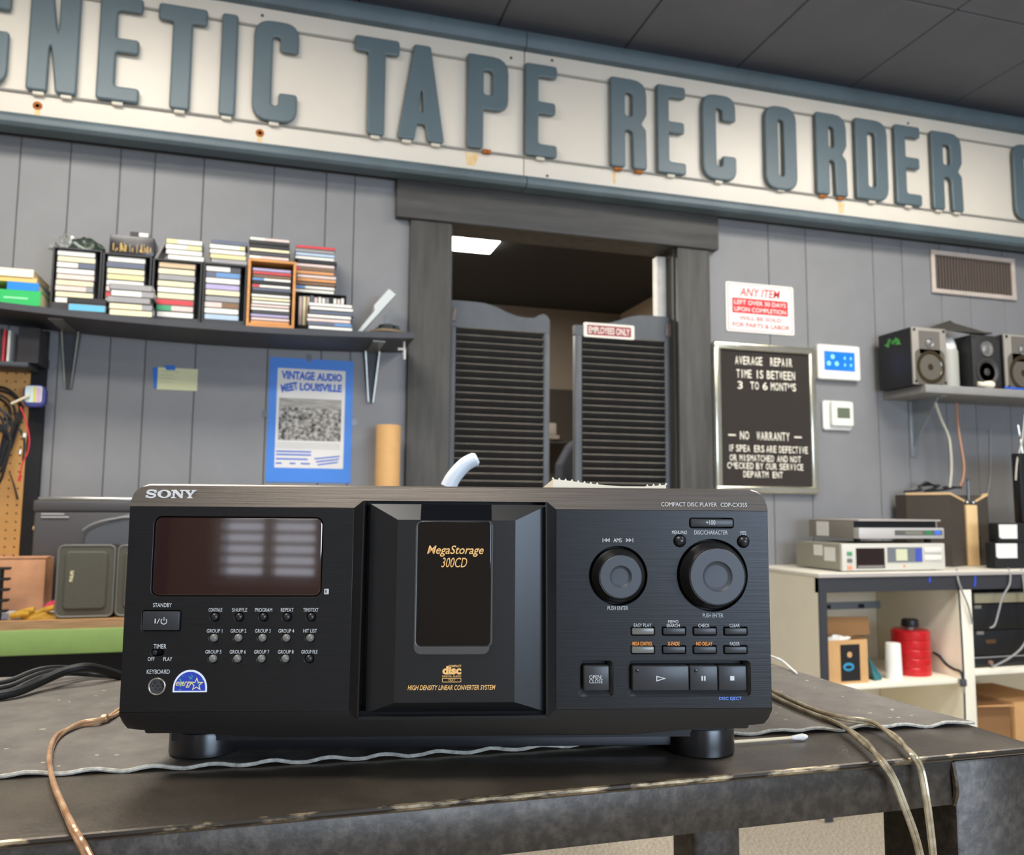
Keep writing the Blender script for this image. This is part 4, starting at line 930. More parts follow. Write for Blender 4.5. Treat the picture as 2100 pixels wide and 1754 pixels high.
# books at the far left
YB = 2.66
bz_ = zs(-.76)+.0005
def book(pa, pb, yt, yb_, rgb, label, zb_, mat, dep=.19, yo=0):
    ym = (yt+yb_)/2; xa = onY(pa, ym, YB+yo).x; xb = onY(pb, ym, YB+yo).x; zt_ = onY(pb-20, yt, YB+yo).z
    t = Thing('book', label, 'book', ((xa+xb)/2, YB+yo, zb_), 'books lying on the shelf end')
    t.p('cover', MB().rbox(xa, xb, YB+yo, YB+yo+dep, zb_, zb_+.0025, .0008, 1).rbox(xa, xb, YB+yo, YB+yo+dep, zt_-.0025, zt_, .0008, 1).rbox(xa, xb, YB+yo-.0015, YB+yo+.002, zb_, zt_, .0012, 1), mat)
    t.p('pages', MB().box(xa+.002, xb-.002, YB+yo+.003, YB+yo+dep-.003, zb_+.0026, zt_-.0026), M('book_pages', (226, 206, 160), .9))
    return xa, xb, zt_, t
xa, xb, z2_, t = book(-60, 84, 597, 618, 0, 'bright green book at the bottom of the pile at the shelf end', bz_, M('book_green', (40, 178, 92), .4))
t.p('title', MB().box(onY(8, 606, YB).x, onY(58, 606, YB).x, YB-.002, YB-.0014, (bz_+z2_)/2-.004, (bz_+z2_)/2+.001), M('pale_title', (150, 220, 170), .5))
xa, xb, z3_, t = book(14, 80, 580, 597, 0, 'bright blue book second from the bottom of the pile at the shelf end', z2_, M('book_blue', (24, 128, 204), .4), yo=.004)
xa, xb, z4_, t = book(-30, 76, 570, 580, 0, 'yellow-tan book second from the top of the pile at the shelf end', z3_, M('book_yellow', (226, 188, 110), .6), yo=.008)
xa, xb, z5_, t = book(-60, 69, 552, 570, 0, 'thick cream book on top of the pile at the shelf end', z4_, M('book_cream', (238, 226, 200), .6), yo=.004)
# white arm leaning on a round base with dark parts
q0 = onY(726, 670, 2.765); q1 = onY(806, 600, 2.765); zq = zs(q0.x); d = Vector((q1.x-q0.x, 0, q1.z-zq)); ln = d.length; ang = math.atan2(d.z, d.x)
t = Thing('tone_arm_unit', 'white slanting plastic lid propped on a round base of dark parts at the shelf end', 'part', (q0.x+.1, 2.72, zq))
qc = onY(788, 665, 2.72)
m = MB(); V = []
for u, w in ((0, 0), (.02, .012), (.55, .017), (.62, .03), (1, .03), (1, 0)):
    V.append((q0.x+d.x*u-math.sin(ang)*(w-.012), zq+.012+d.z*u*.93+math.cos(ang)*(w-.012)))
t.p('lid', MB().slab([V], 2.76, .07, .002), M('lid_white', (204, 208, 204), .45))
t.p('base_disc', MB().lathe([(.052, 0), (.058, .004), (.058, .010), (.05, .014)], (qc.x+.006, 2.69, zs(qc.x)+.0005), 'z', 32), M('disc_brown', (120, 100, 74), .5))
pb_ = MB().lathe([(.03, 0), (.03, .018), (.02, .022)], (qc.x+.006, 2.69, zs(qc.x)+.014), 'z', 20)
for i in range(9):
    a = i*.7; pb_.box(qc.x+.006+.036*math.cos(a)-.005, qc.x+.006+.036*math.cos(a)+.005, 2.69+.03*math.sin(a)-.004, 2.69+.03*math.sin(a)+.004, zs(qc.x)+.013, zs(qc.x)+.022+.012*random.random())
t.p('dark_parts', pb_, M('dark_parts', (40, 42, 40), .35, .3, rgb2=(120, 118, 110), scale=50, thr=(.6, .8)), kind='stuff')
t.p('support_rod', MB().box(qc.x-.002, qc.x+.012, 2.70, 2.71, zs(qc.x)+.03, zs(qc.x)+.072), M('rod_grey', (110, 112, 112), .4, .5))

# ------------------------------------------------------------------ wall note, poster, tube
YF = YW-.0066
a = onY(322, 756, YF); b = onY(404, 802, YF); zt_ = (onY(322, 754, YF).z+onY(404, 757, YF).z)/2; zb_ = (onY(322, 799, YF).z+onY(404, 802, YF).z)/2
t = Thing('wall_note', 'small pale yellow paper note held with blue tape under the shelf', 'note', ((a.x+b.x)/2, YF, zb_))
t.p('note_paper', MB().slab([rrect(a.x, b.x, zb_, zt_, .001)], YF-.0016, .0012), M('note_yellow', (214, 212, 168), .8))
tape = M('painters_tape', (36, 108, 196), .6)
t.p('tape_strip', MB().slab([[(a.x-.013, zt_-.002), (a.x+.003, zt_), (a.x+.003, zb_+.001), (a.x-.006, zb_+.002)]], YF-.002, .0018), tape)
x3 = onY(350, 752, YF).x; t.p('tape_strip', MB().slab([[(x3-.02, zt_+.008), (x3+.014, zt_+.008), (x3+.015, zt_-.007), (x3-.012, zt_-.008)]], YF-.0024, .0006), tape)
scr = MB()
for i in range(4):
    z = zt_-.012-i*.012; scr.tube([(a.x+.01+k*.006, YF-.0018, z+random.uniform(-.0015, .0015)) for k in range(int(random.uniform(6, 14)))], .0005, 4, 3)
t.p('handwriting', scr, M('pencil', (150, 150, 130), .8), kind='stuff')
# poster
xa = onY(549, 860, YF).x; xb = onY(722, 866, YF).x; zt_ = onY(640, 737, YF).z; zb_ = onY(632, 990, YF).z
W_, H_ = xb-xa, zt_-zb_
t = Thing('poster', 'blue-bordered VINTAGE AUDIO LOUISVILLE poster taped to the wall beside the doorway', 'poster', ((xa+xb)/2, YF, zb_))
t.p('blue_backing', MB().box(xa, xb, YF-.0016, YF-.0004, zb_, zt_), M('poster_blue', (62, 128, 214), .5))
fx = lambda u: xa+W_*u; fz = lambda v: zt_-H_*v
pb_ = t.p('print_sheet', MB().slab([rrect(fx(.095), fx(.905), fz(.885), fz(.085), .003)], YF-.0019, .0003), M('poster_paper', (226, 222, 216), .6))
pbl = M('poster_ink_blue', (52, 100, 196), .6)
t.p('headline', MB().text('VINTAGE', fx(.14), fx(.535), fz(.175), fz(.105), YF-.0022, bold=.05).text('AUDIO', fx(.56), fx(.865), fz(.175), fz(.11), YF-.0022, bold=.05)
    .text('MEET', fx(.14), fx(.34), fz(.27), fz(.205), YF-.0022, bold=.05, rot=R(13)).text('LOUISVILLE', fx(.36), fx(.865), fz(.262), fz(.197), YF-.0022, bold=.05), pbl, pb_, smooth=False)
t.p('crowd_photo', MB().box(fx(.125), fx(.865), YF-.0022, YF-.0019, fz(.665), fz(.325)), M('crowd_print', (44, 42, 40), .6, rgb2=(196, 190, 180), scale=75, thr=(.38, .62)), pb_, label='grey photograph of a crowd in a hall')
t.p('photo_hall', MB().box(fx(.125), fx(.865), YF-.0023, YF-.0021, fz(.40), fz(.325)), M('hall_print', (140, 136, 128), .6, rgb2=(190, 184, 174), scale=18, stretch=(1, 1, 5)), pb_)
sm = MB()
for v, u0, u1 in ((.755, .11, .52), (.78, .11, .52), (.815, .11, .48), (.85, .11, .18), (.85, .27, .34), (.85, .40, .51)): sm.box(fx(u0), fx(u1), YF-.0022, YF-.0019, fz(v+.006), fz(v-.006))
for k in range(3): sm.add([(fx(.56+.02*k), YF-.0022, fz(.815+k*.024)), (fx(.86-.01*k), YF-.0022, fz(.79+k*.024)), (fx(.86-.01*k), YF-.0022, fz(.779+k*.024)), (fx(.56+.02*k), YF-.0022, fz(.804+k*.024))], [(0, 1, 2, 3)])
t.p('small_print', sm, pbl, pb_, kind='stuff')
sm = MB()
for i in range(4): sm.box(fx(.11), fx(.86), YF-.0022, YF-.0019, fz(.69+i*.013), fz(.686+i*.013))
t.p('small_print', sm, M('poster_grey_lines', (176, 176, 172), .6), pb_, kind='stuff')
for u, v in ((-.03, .46), (1.03, .5), (.46, -.01)): t.p('clear_tape', MB().box(fx(u)-.009, fx(u)+.009, YF-.0019, YF-.0003, fz(v)-.012, fz(v)+.012), M('clear_tape', (118, 121, 125), .15))

# ------------------------------------------------------------------ left workbench
BYF = 2.3; BZ_ = onY(120, 1272, BYF).z; BX0, BX1 = -1.7, .38
ply = M('plywood_top', (196, 152, 100), .6, var=.1, scale=6, stretch=(1, 6, 6)); plye = M('plywood_edge', (186, 150, 110), .7, rgb2=(128, 96, 66), scale=10, stretch=(1, 1, 60), thr=(.35, .65))
T = Thing('workbench', 'plywood-topped workbench with a green front beam along the left wall', 'workbench', (-.6, 2.6, 0))
T.p('bench_top', MB().box(BX0, BX1, BYF+.002, 2.89, BZ_-.022, BZ_), ply)
T.p('plywood_edge', MB().box(BX0, BX1, BYF, BYF+.002, BZ_-.022, BZ_-.0003), plye)
T.p('front_beam', MB().rbox(BX0, BX1, BYF-.006, BYF+.05, BZ_-.082, BZ_-.022, .003), M('green_beam', (128, 156, 88), .5, var=.08, scale=8))
T.p('back_beam', MB().rbox(BX0, BX1, 2.82, 2.87, BZ_-.08, BZ_-.022, .003), M('green_beam', (128, 156, 88)))
for x in (BX0+.02, BX1-.07):
    for y in (BYF, 2.82): T.p('leg', MB().rbox(x, x+.05, y+.004, y+.049, 0, BZ_-.08, .003), M('bench_leg', (40, 42, 40), .6))
T.p('lower_panel', MB().box(BX0+.02, BX1-.02, 2.62, 2.64, .05, BZ_-.083), blackm)
# small desktop speakers
def desk_speaker(pa, pb, label, YF_=2.315):
    z0_ = BZ_+.0005; zt_ = onY((pa+pb)/2, 1117, YF_).z; xa = onY(pa, 1200, YF_).x; xb = onY(pb, 1200, YF_).x; h = zt_-z0_
    t = Thing('desktop_speaker', label, 'speaker', ((xa+xb)/2, YF_, z0_), 'pair of desktop speakers')
    lean = .0
    t.p('cabinet', MB().slab([rrect(xa+.002, xb-.002, z0_, zt_-.002, .014, 6)], YF_+.006, .09, .006, 3), M('speaker_shell', (52, 50, 46), .5))
    t.p('rim', MB().slab([rrect(xa, xb, z0_+.002, zt_, .016, 6), rrect(xa+.005, xb-.005, z0_+.007, zt_-.005, .012, 6)], YF_-.002, .01, .002, 2), M('speaker_rim', (104, 104, 98), .45))
    V = []; 
    m = MB().slab([rrect(xa+.005, xb-.005, z0_+.007, zt_-.005, .012, 6)], YF_, .008); m.slab([rrect(xa+.018, xb-.018, z0_+.022, zt_-.016, .012, 6)], YF_-.006, .012, .005, 3)
    t.p('grille', m, M('speaker_grille', (78, 76, 66), .7, var=.1, scale=400, bump=.2))
    lx = xa+(xb-xa)*.27; zc = z0_+h*.575
    t.p('maker_badge', MB().text('PHILIPS', lx-.0135, lx+.0135, zc-.004, zc+.004, YF_-.0072, bold=.03, rot=R(86)), M('badge_cream', (236, 226, 178), .5), smooth=False)
    return t
desk_speaker(114, 235, 'olive-black desktop speaker with a rounded rim on the workbench, the fully visible one of two')
desk_speaker(237, 358, 'olive-black desktop speaker half hidden behind the disc player')
# dark equipment case behind the speakers
YE = 2.52; xa = onY(64, 1140, YE).x; xb = onY(640, 1140, YE).x; zt_ = onY(150, 1026, YE).z; z0_ = BZ_+.0005
T = Thing('equipment_case', 'large charcoal equipment case with a pale strip on top, behind the desktop speakers', 'case', ((xa+xb)/2, YE, z0_))
cm = M('case_charcoal', (72, 70, 71), .5, var=.06, scale=5)
T.p('case_body', MB().rbox(xa, xb, YE, YE+.28, z0_, zt_-.03, .008), cm)
T.p('case_lid', MB().rbox(xa-.003, xb, YE-.003, YE+.28, zt_-.031, zt_, .006), cm)
xh = onY(168, 1100, YE).x; zh = onY(200, 1072, YE).z
T.p('arched_panel', MB().slab([rounded([(xh, z0_+.03, .01), (xb-.02, z0_+.03, .01), (xb-.02, zt_-.036, .01), (xh+.11, zt_-.036, .06), (xh+.01, zh-.028, .03)], 6)], YE-.012, .014, .004, 2), M('case_panel', (84, 86, 90), .4))
T.p('arch_trim', MB().tube([(xh+.004, YE-.013, zh-.022), (xh+.03, YE-.014, zh-.004), (xh+.08, YE-.014, zh+.010), (xh+.16, YE-.013, zh+.016), (xb-.02, YE-.013, zh+.018)], .004, 8, 6), M('case_trim', (120, 120, 120), .35))
x5, x6 = onY(85, 1057, YE).x, onY(142, 1061, YE).x; z5 = onY(110, 1056, YE).z
T.p('printed_lines', MB().box(x5, x6-.012, YE-.0035, YE-.0029, z5, z5+.004).box(x5, x6, YE-.0035, YE-.0029, z5-.008, z5-.004), M('case_print', (170, 168, 164), .5), kind='stuff')
T.p('latch_stud', MB().lathe([(.006, 0), (.006, .008), (.004, .01)], (xa-.002, YE+.01, onY(56, 1084, YE).z), 'x', 10), M('stud_tan', (190, 160, 110), .5))
single('metal_strip', 'thin pale metal strip lying on the charcoal equipment case', 'strip', MB().rbox(onY(78, 1021, YE).x, onY(300, 1023, YE).x, YE+.0, YE+.03, zt_, zt_+.008, .002), chrome, (xa+.1, YE, zt_))
# cardboard box, papers, glove, pink scrap, antenna post
YK = 2.42; xa = onY(-70, 1190, YK).x; xb = onY(92, 1190, YK).x; zt_ = onY(40, 1145, YK).z; zpz = BZ_+.012
xq0, xq1 = -.9, onY(110, 1240, 2.35).x
t = Thing('paper_stack', 'stack of bluish white papers on the bench under the cardboard box', 'papers', (xq0, 2.45, BZ_))
t.p('sheets', MB().box(xq0, xq1, 2.335, 2.52, BZ_+.0005, zpz), M('blue_white_paper', (206, 212, 228), .8))
t = Thing('cardboard_box', 'scuffed brown cardboard box at the left edge of the bench', 'box', ((xa+xb)/2, YK, zpz))
t.p('carton', MB().rbox(xa, xb, YK, YK+.088, zpz, zt_-.0005, .004), M('cardboard_scuffed', (190, 138, 100), .8, var=.14, scale=14))
t.p('lid_flap', MB().rbox(xa, xb+.002, YK-.002, YK+.05, zt_-.001, zt_+.003, .001), M('cardboard_scuffed', (190, 138, 100)))
t = Thing('work_glove', 'yellow leather work glove lying beside the desktop speaker', 'glove', (onY(70, 1255, 2.325).x, 2.325, BZ_))
yel = M('glove_yellow', (206, 156, 44), .8, rgb2=(146, 112, 40), scale=40, bump=.4)
gx = lambda px: onY(px, 1255, 2.32).x
t.p('palm', blob(gx(78), 2.328, BZ_+.0005, .04, .012, .019, .22, 11), yel)
for k, (pa, pb, z) in enumerate(((22, 60, .008), (24, 70, .016), (70, 112, .02))):
    t.p('finger', MB().tube([(gx(pa), 2.32+.004*k, BZ_+.008+z*.2), ((gx(pa)+gx(pb))/2, 2.318+.004*k, BZ_+.008+z*.7), (gx(pb), 2.322, BZ_+.008+z)], .0075, 10, 5), yel)
single('pink_scrap', 'small crumpled pink scrap between box and speaker', 'scrap', blob(onY(107, 1225, 2.40).x, 2.405, zpz, .016, .012, .022, .3, 21), M('pink_scrap', (214, 60, 88), .7), (onY(107, 1225, 2.40).x, 2.405, zpz))
t = Thing('heat_sink', 'black finned metal part at the left edge of the bench', 'part', (onY(-4, 1260, 2.306).x, 2.31, BZ_))
x_ = onY(-4, 1200, 2.31).x; zt_ = onY(0, 1165, 2.31).z
t.p('core', MB().rbox(x_-.05, x_+.006, 2.305, 2.333, BZ_+.0005, zt_, .002), blackm)
for k in range(5):
    z = BZ_+.02+k*(zt_-BZ_-.02)/4.2; t.p('fin', MB().rbox(x_-.05, x_+.022, 2.306, 2.332, z, z+.006, .002), blackm)
# cardboard tube against the wall
q = onY(796, 990, 2.78); qt = onY(797, 872, 2.78)
t = Thing('cardboard_tube', 'plain brown cardboard tube standing beside the doorway', 'tube', (q.x, 2.80, BZ_))
rt_ = (onY(822, 930, 2.78).x-onY(771, 930, 2.78).x)/2
t.p('tube_wall', MB().lathe([(rt_, 0), (rt_, qt.z-BZ_), (rt_-.003, qt.z-BZ_), (rt_-.003, qt.z-BZ_-.08)], (q.x, 2.80, BZ_+.0005), 'z', 32), M('tube_kraft', (208, 162, 104), .7, var=.05, scale=12))

# ------------------------------------------------------------------ pegboard with cables
YP = 2.87; xe = onY(52, 930, YP).x; zt_ = onY(30, 753, YP).z; zb_ = BZ_+.002
T = Thing('pegboard', 'tan pegboard with rows of holes at the left edge of the wall', 'pegboard', (xe-.3, YP, zb_))
n_ = 10; hs = []
x_l = xe-.40
T.p('board', MB().box(x_l, xe, YP, YP+.006, zb_, zt_), M('pegboard_tan', (206, 154, 88), .6, var=.06, scale=6))
hb = MB(); xx = xe-.014
while xx > xe-.2:
    z = zt_-.02
    while z > zb_+.02: hb.lathe([(.0028, 0), (.0028, .0004)], (xx, YP-.0003, z), 'y', 8); z -= .0254
    xx -= .0254
T.p('peg_holes', hb, M('hole_dark', (60, 40, 22), .9), kind='stuff')
single('black_upright', 'narrow black upright strip along the right edge of the pegboard', 'strip', MB().box(xe+.001, xe+.042, YP+.004, 2.893, zb_, zt_+.12), blackm, (xe+.02, YP, zb_))
# little shelf above pegboard with upright cases
zsh = onY(30, 742, 2.74).z; xr = onY(58, 745, 2.74).x
T = Thing('small_shelf', 'small dark shelf above the pegboard holding upright cases', 'shelf', (xr-.2, 2.8, zsh))
T.p('shelf_board', MB().rbox(xr-.5, xr, 2.74, 2.865, zsh-.014, zsh, .002), shelfm)
T.p('shelf_side', MB().box(xr-.5, xr+.02, 2.866, 2.892, zt_+.001, zt_+.03), shelfm)
for px, w, c, h, lb in ((2, .010, 'black', .098, 'black upright case at the left end of the small shelf'), (8, .007, 'red', .096, 'red-spined upright case on the small shelf'), (18, .007, 'white', .094, 'white-spined upright case on the small shelf')):
    x = onY(px, 700, 2.745).x; o = link('upright_case', MB().rbox(-w/2, w/2, 0, .11, 0, h, .001, 1).mesh('upright_case', spine(c)), None, (x, 2.745, zsh+.0005)); tag(o, lb, 'case')
x = onY(46, 700, 2.745).x
t = Thing('upright_box', 'dark box with faint lettering turned sideways at the end of the small shelf', 'box', (x, 2.75, zsh))
t.p('carton', MB().cutbox(x-.012, x+.045, 2.745, 2.86, zsh+.0005, zsh+.106, [((x-.012, 2.745, 0), Vector((.0, -1, 0)))]), M('dark_print_box', (44, 40, 42), .5, rgb2=(110, 100, 98), scale=18, thr=(.58, .8)))
# blue spool of tape on a peg
q = onY(68, 812, 2.80)
t = Thing('tape_spool', 'blue plastic spool with a pastel label hanging on the pegboard', 'spool', (q.x, 2.83, q.z))
t.p('spool_body', MB().slab([rounded([(q.x-.026, q.z-.036, .024), (q.x+.034, q.z-.034, .024), (q.x+.034, q.z+.036, .024), (q.x-.03, q.z+.034, .024)], 6)], 2.80, .03, .005, 3), M('spool_blue', (52, 56, 120), .4))
t.p('spool_label', MB().slab([rrect(q.x-.022, q.z*0+q.x+.024, q.z-.02, q.z+.03, .006)], 2.7985, .002), M('label_pastel', (200, 214, 210), .5), label='pastel label')
t.p('label_band', MB().box(q.x+.001, q.x+.007, 2.798, 2.7986, q.z-.019, q.z+.029), M('label_yellow', (206, 196, 60), .5))
t.p('label_band', MB().box(q.x+.009, q.x+.021, 2.798, 2.7986, q.z-.019, q.z+.027), M('label_pink', (206, 170, 190), .5))
t.p('peg', MB().tube([(q.x-.055, 2.79, q.z-.028), (q.x-.02, 2.79, q.z-.008), (q.x-.01, 2.797, q.z)], .004, 8, 3), M('peg_cream', (214, 200, 170), .5))
# bundle of black cables: each loop a thing
def loops():
    cx0 = onY(0, 900, 2.8).x
    rnd = random.Random(5); N = 11
    for i in range(N):
        cz = onY(5, 850+i*8, 2.82).z; rx = .03+.034*rnd.random(); rz_ = .05+.05*rnd.random(); ph = rnd.random()*6; yy = 2.852-.0115*i
        P = []
        for j in range(15):
            a = R(360*j/14)+ph; P.append((cx0-.02+rx*math.cos(a)+.006*math.sin(3*a), yy+.003*math.sin(2*a), cz+rz_*math.sin(a)-(.03 if math.sin(a) < -.3 else 0)))
        single('cable_loop', 'black cable loop hanging on the pegboard, %s from the board' % ('first' if i == 0 else ORD[i]), 'cable', MB().tube(P, .0042, 7, 3), cable_b, P[0], 'black cable loops on the pegboard')
    pts = [onY(*p, 2.735) for p in ((42, 835), (52, 860), (60, 900), (56, 930), (46, 950), (42, 975))]
    t = Thing('red_test_lead', 'red test lead with a plug hanging down over the pegboard edge', 'cable', tuple(pts[0]))
    t.p('wire', MB().tube([tuple(p) for p in pts], .0022, 8, 5), M('red_wire', (204, 40, 48), .45))
    t.p('plug', MB().tube([tuple(pts[-1]), tuple(pts[-1]+Vector((-.003, 0, -.018)))], .0042, 8, 1), M('red_wire', (204, 40, 48)))
    pts = [onY(*p, 2.738) for p in ((40, 880), (50, 905), (47, 945))]
    t = Thing('white_tip_lead', 'black lead with a white and metal connector beside the red test lead', 'cable', tuple(pts[0]))
    t.p('wire', MB().tube([tuple(p) for p in pts], .0035, 8, 5), cable_b)
    q = onY(50, 893, 2.735); t.p('white_collar', MB().tube([(q.x, q.y, q.z-.006), (q.x+.001, q.y, q.z+.006)], .005, 8, 1), white)
    q = onY(42, 927, 2.735); t.p('metal_tip', MB().tube([(q.x-.002, q.y, q.z-.006), (q.x, q.y, q.z+.006)], .004, 8, 1), chrome)
    pts = [onY(*p, 2.85) for p in ((20, 970), (30, 1000), (36, 1025))]
    single('dangling_lead', 'thin black lead dangling below the cable bundle on the pegboard', 'cable', MB().tube([tuple(p) for p in pts], .0025, 7, 5, rr=(.0018, .0035)), cable_b, tuple(pts[0]))
loops()

# ------------------------------------------------------------------ right wall: signs, letter board, controls
def rect_on(pa, pb, pc, pd, Y):
    """corner pixels TL TR BR BL -> axis aligned x0 x1 z0 z1 on plane Y"""
    A, B, Cc, D_ = (onY(*p, Y) for p in (pa, pb, pc, pd))
    return (A.x+D_.x)/2, (B.x+Cc.x)/2, (Cc.z+D_.z)/2, (A.z+B.z)/2
xa, xb, za, zb_ = rect_on((1488, 578), (1626, 589), (1628, 687), (1488, 681), YF)
t = Thing('wall_sign', 'white and red ANY ITEM notice sign above the letter board', 'sign', ((xa+xb)/2, YF, za))
W_, H_ = xb-xa, zb_-za; fx = lambda u: xa+W_*u; fz = lambda v: zb_-H_*v
rp = M('notice_red', (214, 40, 44), .5); wp = M('notice_white', (238, 234, 226), .45)
t.p('plate', MB().slab([rrect(xa, xb, za, zb_, .009)], YF-.003, .0026, .0005, 1), wp)
t.p('border_line', MB().slab([rrect(fx(.025), fx(.975), fz(.97), fz(.03), .007), rrect(fx(.037), fx(.963), fz(.955), fz(.045), .006)], YF-.0034, .0003), M('notice_pink', (228, 150, 144), .5))
t.p('red_panel', MB().slab([rrect(fx(.09), fx(.91), fz(.62), fz(.315), .004)], YF-.0034, .0003), rp)
t.p('lettering', MB().text('ANY ITEM', fx(.20), fx(.80), fz(.27), fz(.10), YF-.0035, .22, .014), rp, smooth=False)
t.p('lettering', MB().text('WILL BE SOLD', fx(.19), fx(.81), fz(.755), fz(.675), YF-.0035, bold=.014), rp, smooth=False)
t.p('lettering', MB().text('FOR PARTS & LABOR', fx(.09), fx(.93), fz(.90), fz(.81), YF-.0035, bold=.014), rp, smooth=False)
t.p('lettering', MB().text('LEFT OVER 30 DAYS', fx(.12), fx(.88), fz(.445), fz(.355), YF-.0038, bold=.01), wp, smooth=False)
t.p('lettering', MB().text('UPON COMPLETION', fx(.12), fx(.88), fz(.585), fz(.495), YF-.0038, bold=.01), wp, smooth=False)
# letter board
YL = YW-.03
xa, xb, za, zb_ = rect_on((1468, 699), (1676, 713), (1678, 1016), (1467, 1010), YL)
t = Thing('letter_board', 'black letter board in a silver frame with repair time notice beside the doorway', 'letter board', ((xa+xb)/2, YW, za))
fw_b = .030; fm = M('silver_frame', (206, 204, 190), .22, .85, rgb2=(226, 220, 196), scale=14, bump=.15, bscale=30)
m4 = [(xa, xb, zb_-fw_b, zb_), (xa, xb, za, za+fw_b)]
for a, b, c0, c1 in m4: t.p('frame_rail', MB().rbox(a, b, YL, YW-.007, c0, c1, .007, 3), fm)
for a in (xa, xb-fw_b): t.p('frame_rail', MB().rbox(a, a+fw_b, YL+.0005, YW-.007, za+fw_b*.7, zb_-fw_b*.7, .007, 3), fm)
YLF = YL+.012
t.p('felt_panel', MB().box(xa+fw_b-.002, xb-fw_b+.002, YLF, YW-.007, za+fw_b-.002, zb_-fw_b+.002), M('felt_black', (48, 42, 38), .95, var=.05, scale=30))
lm = M('board_letter', (240, 232, 212), .4)
def blet(words, y0_, y1_, ylo=0):
    """words: (text, px0, px1) ; each character its own part"""
    for w, a, b in words:
        X0, X1 = onY(a, (y0_+y1_)/2, YLF-.002).x, onY(b, (y0_+y1_)/2, YLF-.002).x
        n = len(w); cw = (X1-X0)/n
        for i, ch in enumerate(w):
            if ch == ' ': continue
            px = a+(b-a)*(i+.5)/n; off = (px-1565)*.055*(1-(y0_-700)/520)
            zt_ = onY(px, y0_+off, YLF-.002).z; z0_ = onY(px, y1_+off, YLF-.002).z
            k = .84 if ch not in 'I-' else (.25 if ch == 'I' else .95)
            if ch == '-': zm = (zt_+z0_)/2; h2 = (zt_-z0_)*.09; t.p('board_letter', MB().box(X0+i*cw, X0+i*cw+cw, YLF-.002, YLF-.0005, zm-h2, zm+h2), lm); continue
            if ch == 'h': ch = 'H'; z0_ = zt_-(zt_-z0_)*.62
            xc = X0+(i+.5)*cw
            t.p('board_letter', MB().text(ch, xc-cw*k/2, xc+cw*k/2, z0_, zt_, YLF-.002, bold=.014), lm, smooth=False)
blet([('AVERAGE', 1507, 1564), ('REPAIR', 1579, 1625)], 733, 750)
blet([('TIME', 1510, 1542), ('IS', 1549, 1566), ('BETWEEN', 1572, 1631)], 760, 777)
blet([('3', 1512, 1524), ('TO', 1538, 1557), ('6', 1563, 1575), ('MONThS', 1580, 1633)], 784, 800)
blet([('-', 1494, 1509), ('NO', 1517, 1537), ('WARRANTY', 1551, 1620), ('-', 1629, 1644)], 886, 903)
blet([('IF', 1494, 1505), ('SPEA ERS', 1509, 1568), ('ARE', 1571, 1593), ('DEFECTIVE', 1597, 1657)], 914, 928)
blet([('OR', 1496, 1512), ('MISMATCHED', 1516, 1588), ('AND', 1593, 1616), ('NOT', 1620, 1643)], 934, 947)
blet([('ChECKED', 1491, 1546), ('BY', 1550, 1566), ('OUR', 1570, 1594), ('SERVICE', 1598, 1648)], 950, 963)
blet([('DEPARTM ENT', 1524, 1606)], 967, 980)
# touch panel and thermostat
YA = YW-.03
xa, xb, za, zb_ = rect_on((1677, 705), (1764, 711), (1765, 782), (1678, 776), YA)
t = Thing('alarm_panel', 'white wall touch panel with a glowing blue screen beside the letter board', 'control panel', ((xa+xb)/2, YW, za))
t.p('housing', MB().slab([rrect(xa, xb, za, zb_, .009, 5)], YA, .023, .004, 3), white)
sa, sb, sc, sd = rect_on((1690, 720), (1752, 724), (1753, 762), (1691, 759), YA)
sp = t.p('screen', MB().box(sa, sb, YA-.0012, YA+.001, sc, sd), M('screen_blue', (20, 96, 224), .3, emit=.8, rgb2=(40, 120, 236), scale=14))
icn = MB(); gw, gh = sb-sa, sd-sc
for u, v in ((.27, .72), (.14, .36), (.40, .36)): icn.slab([ring(sa+gw*u, sc+gh*v, gh*.13, 16)], YA-.0015, .0002)
for u, v in ((.67, .68), (.87, .68), (.67, .32), (.87, .32)): icn.box(sa+gw*(u-.03), sa+gw*(u+.03), YA-.0015, YA-.0013, sc+gh*(v-.07), sc+gh*(v+.07))
t.p('screen_icons', icn, M('icon_pale', (130, 190, 244), .4, emit=.6), sp, kind='stuff')
xa, xb, za, zb_ = rect_on((1692, 819), (1750, 824), (1751, 884), (1692, 880), YA)
t = Thing('thermostat', 'white square thermostat with a small green-grey display below the touch panel', 'thermostat', ((xa+xb)/2, YW, za))
t.p('wall_plate', MB().slab([rrect(xa, xb, za, zb_, .012, 5)], YW-.018, .011, .003, 2), white)
xa2, xb2, za2_, zb2 = rect_on((1705, 823), (1749, 825), (1750, 875), (1705, 873), YA)
t.p('body', MB().slab([rrect(xa2, xb2, za2_, zb2, .008, 5)], YA-.004, .016, .003, 2), white)
sa, sb, sc, sd = rect_on((1716, 836), (1741, 838), (1742, 859), (1716, 857), YA)
t.p('display', MB().box(sa, sb, YA-.0048, YA-.003, sc, sd), M('lcd_green', (104, 112, 92), .3))
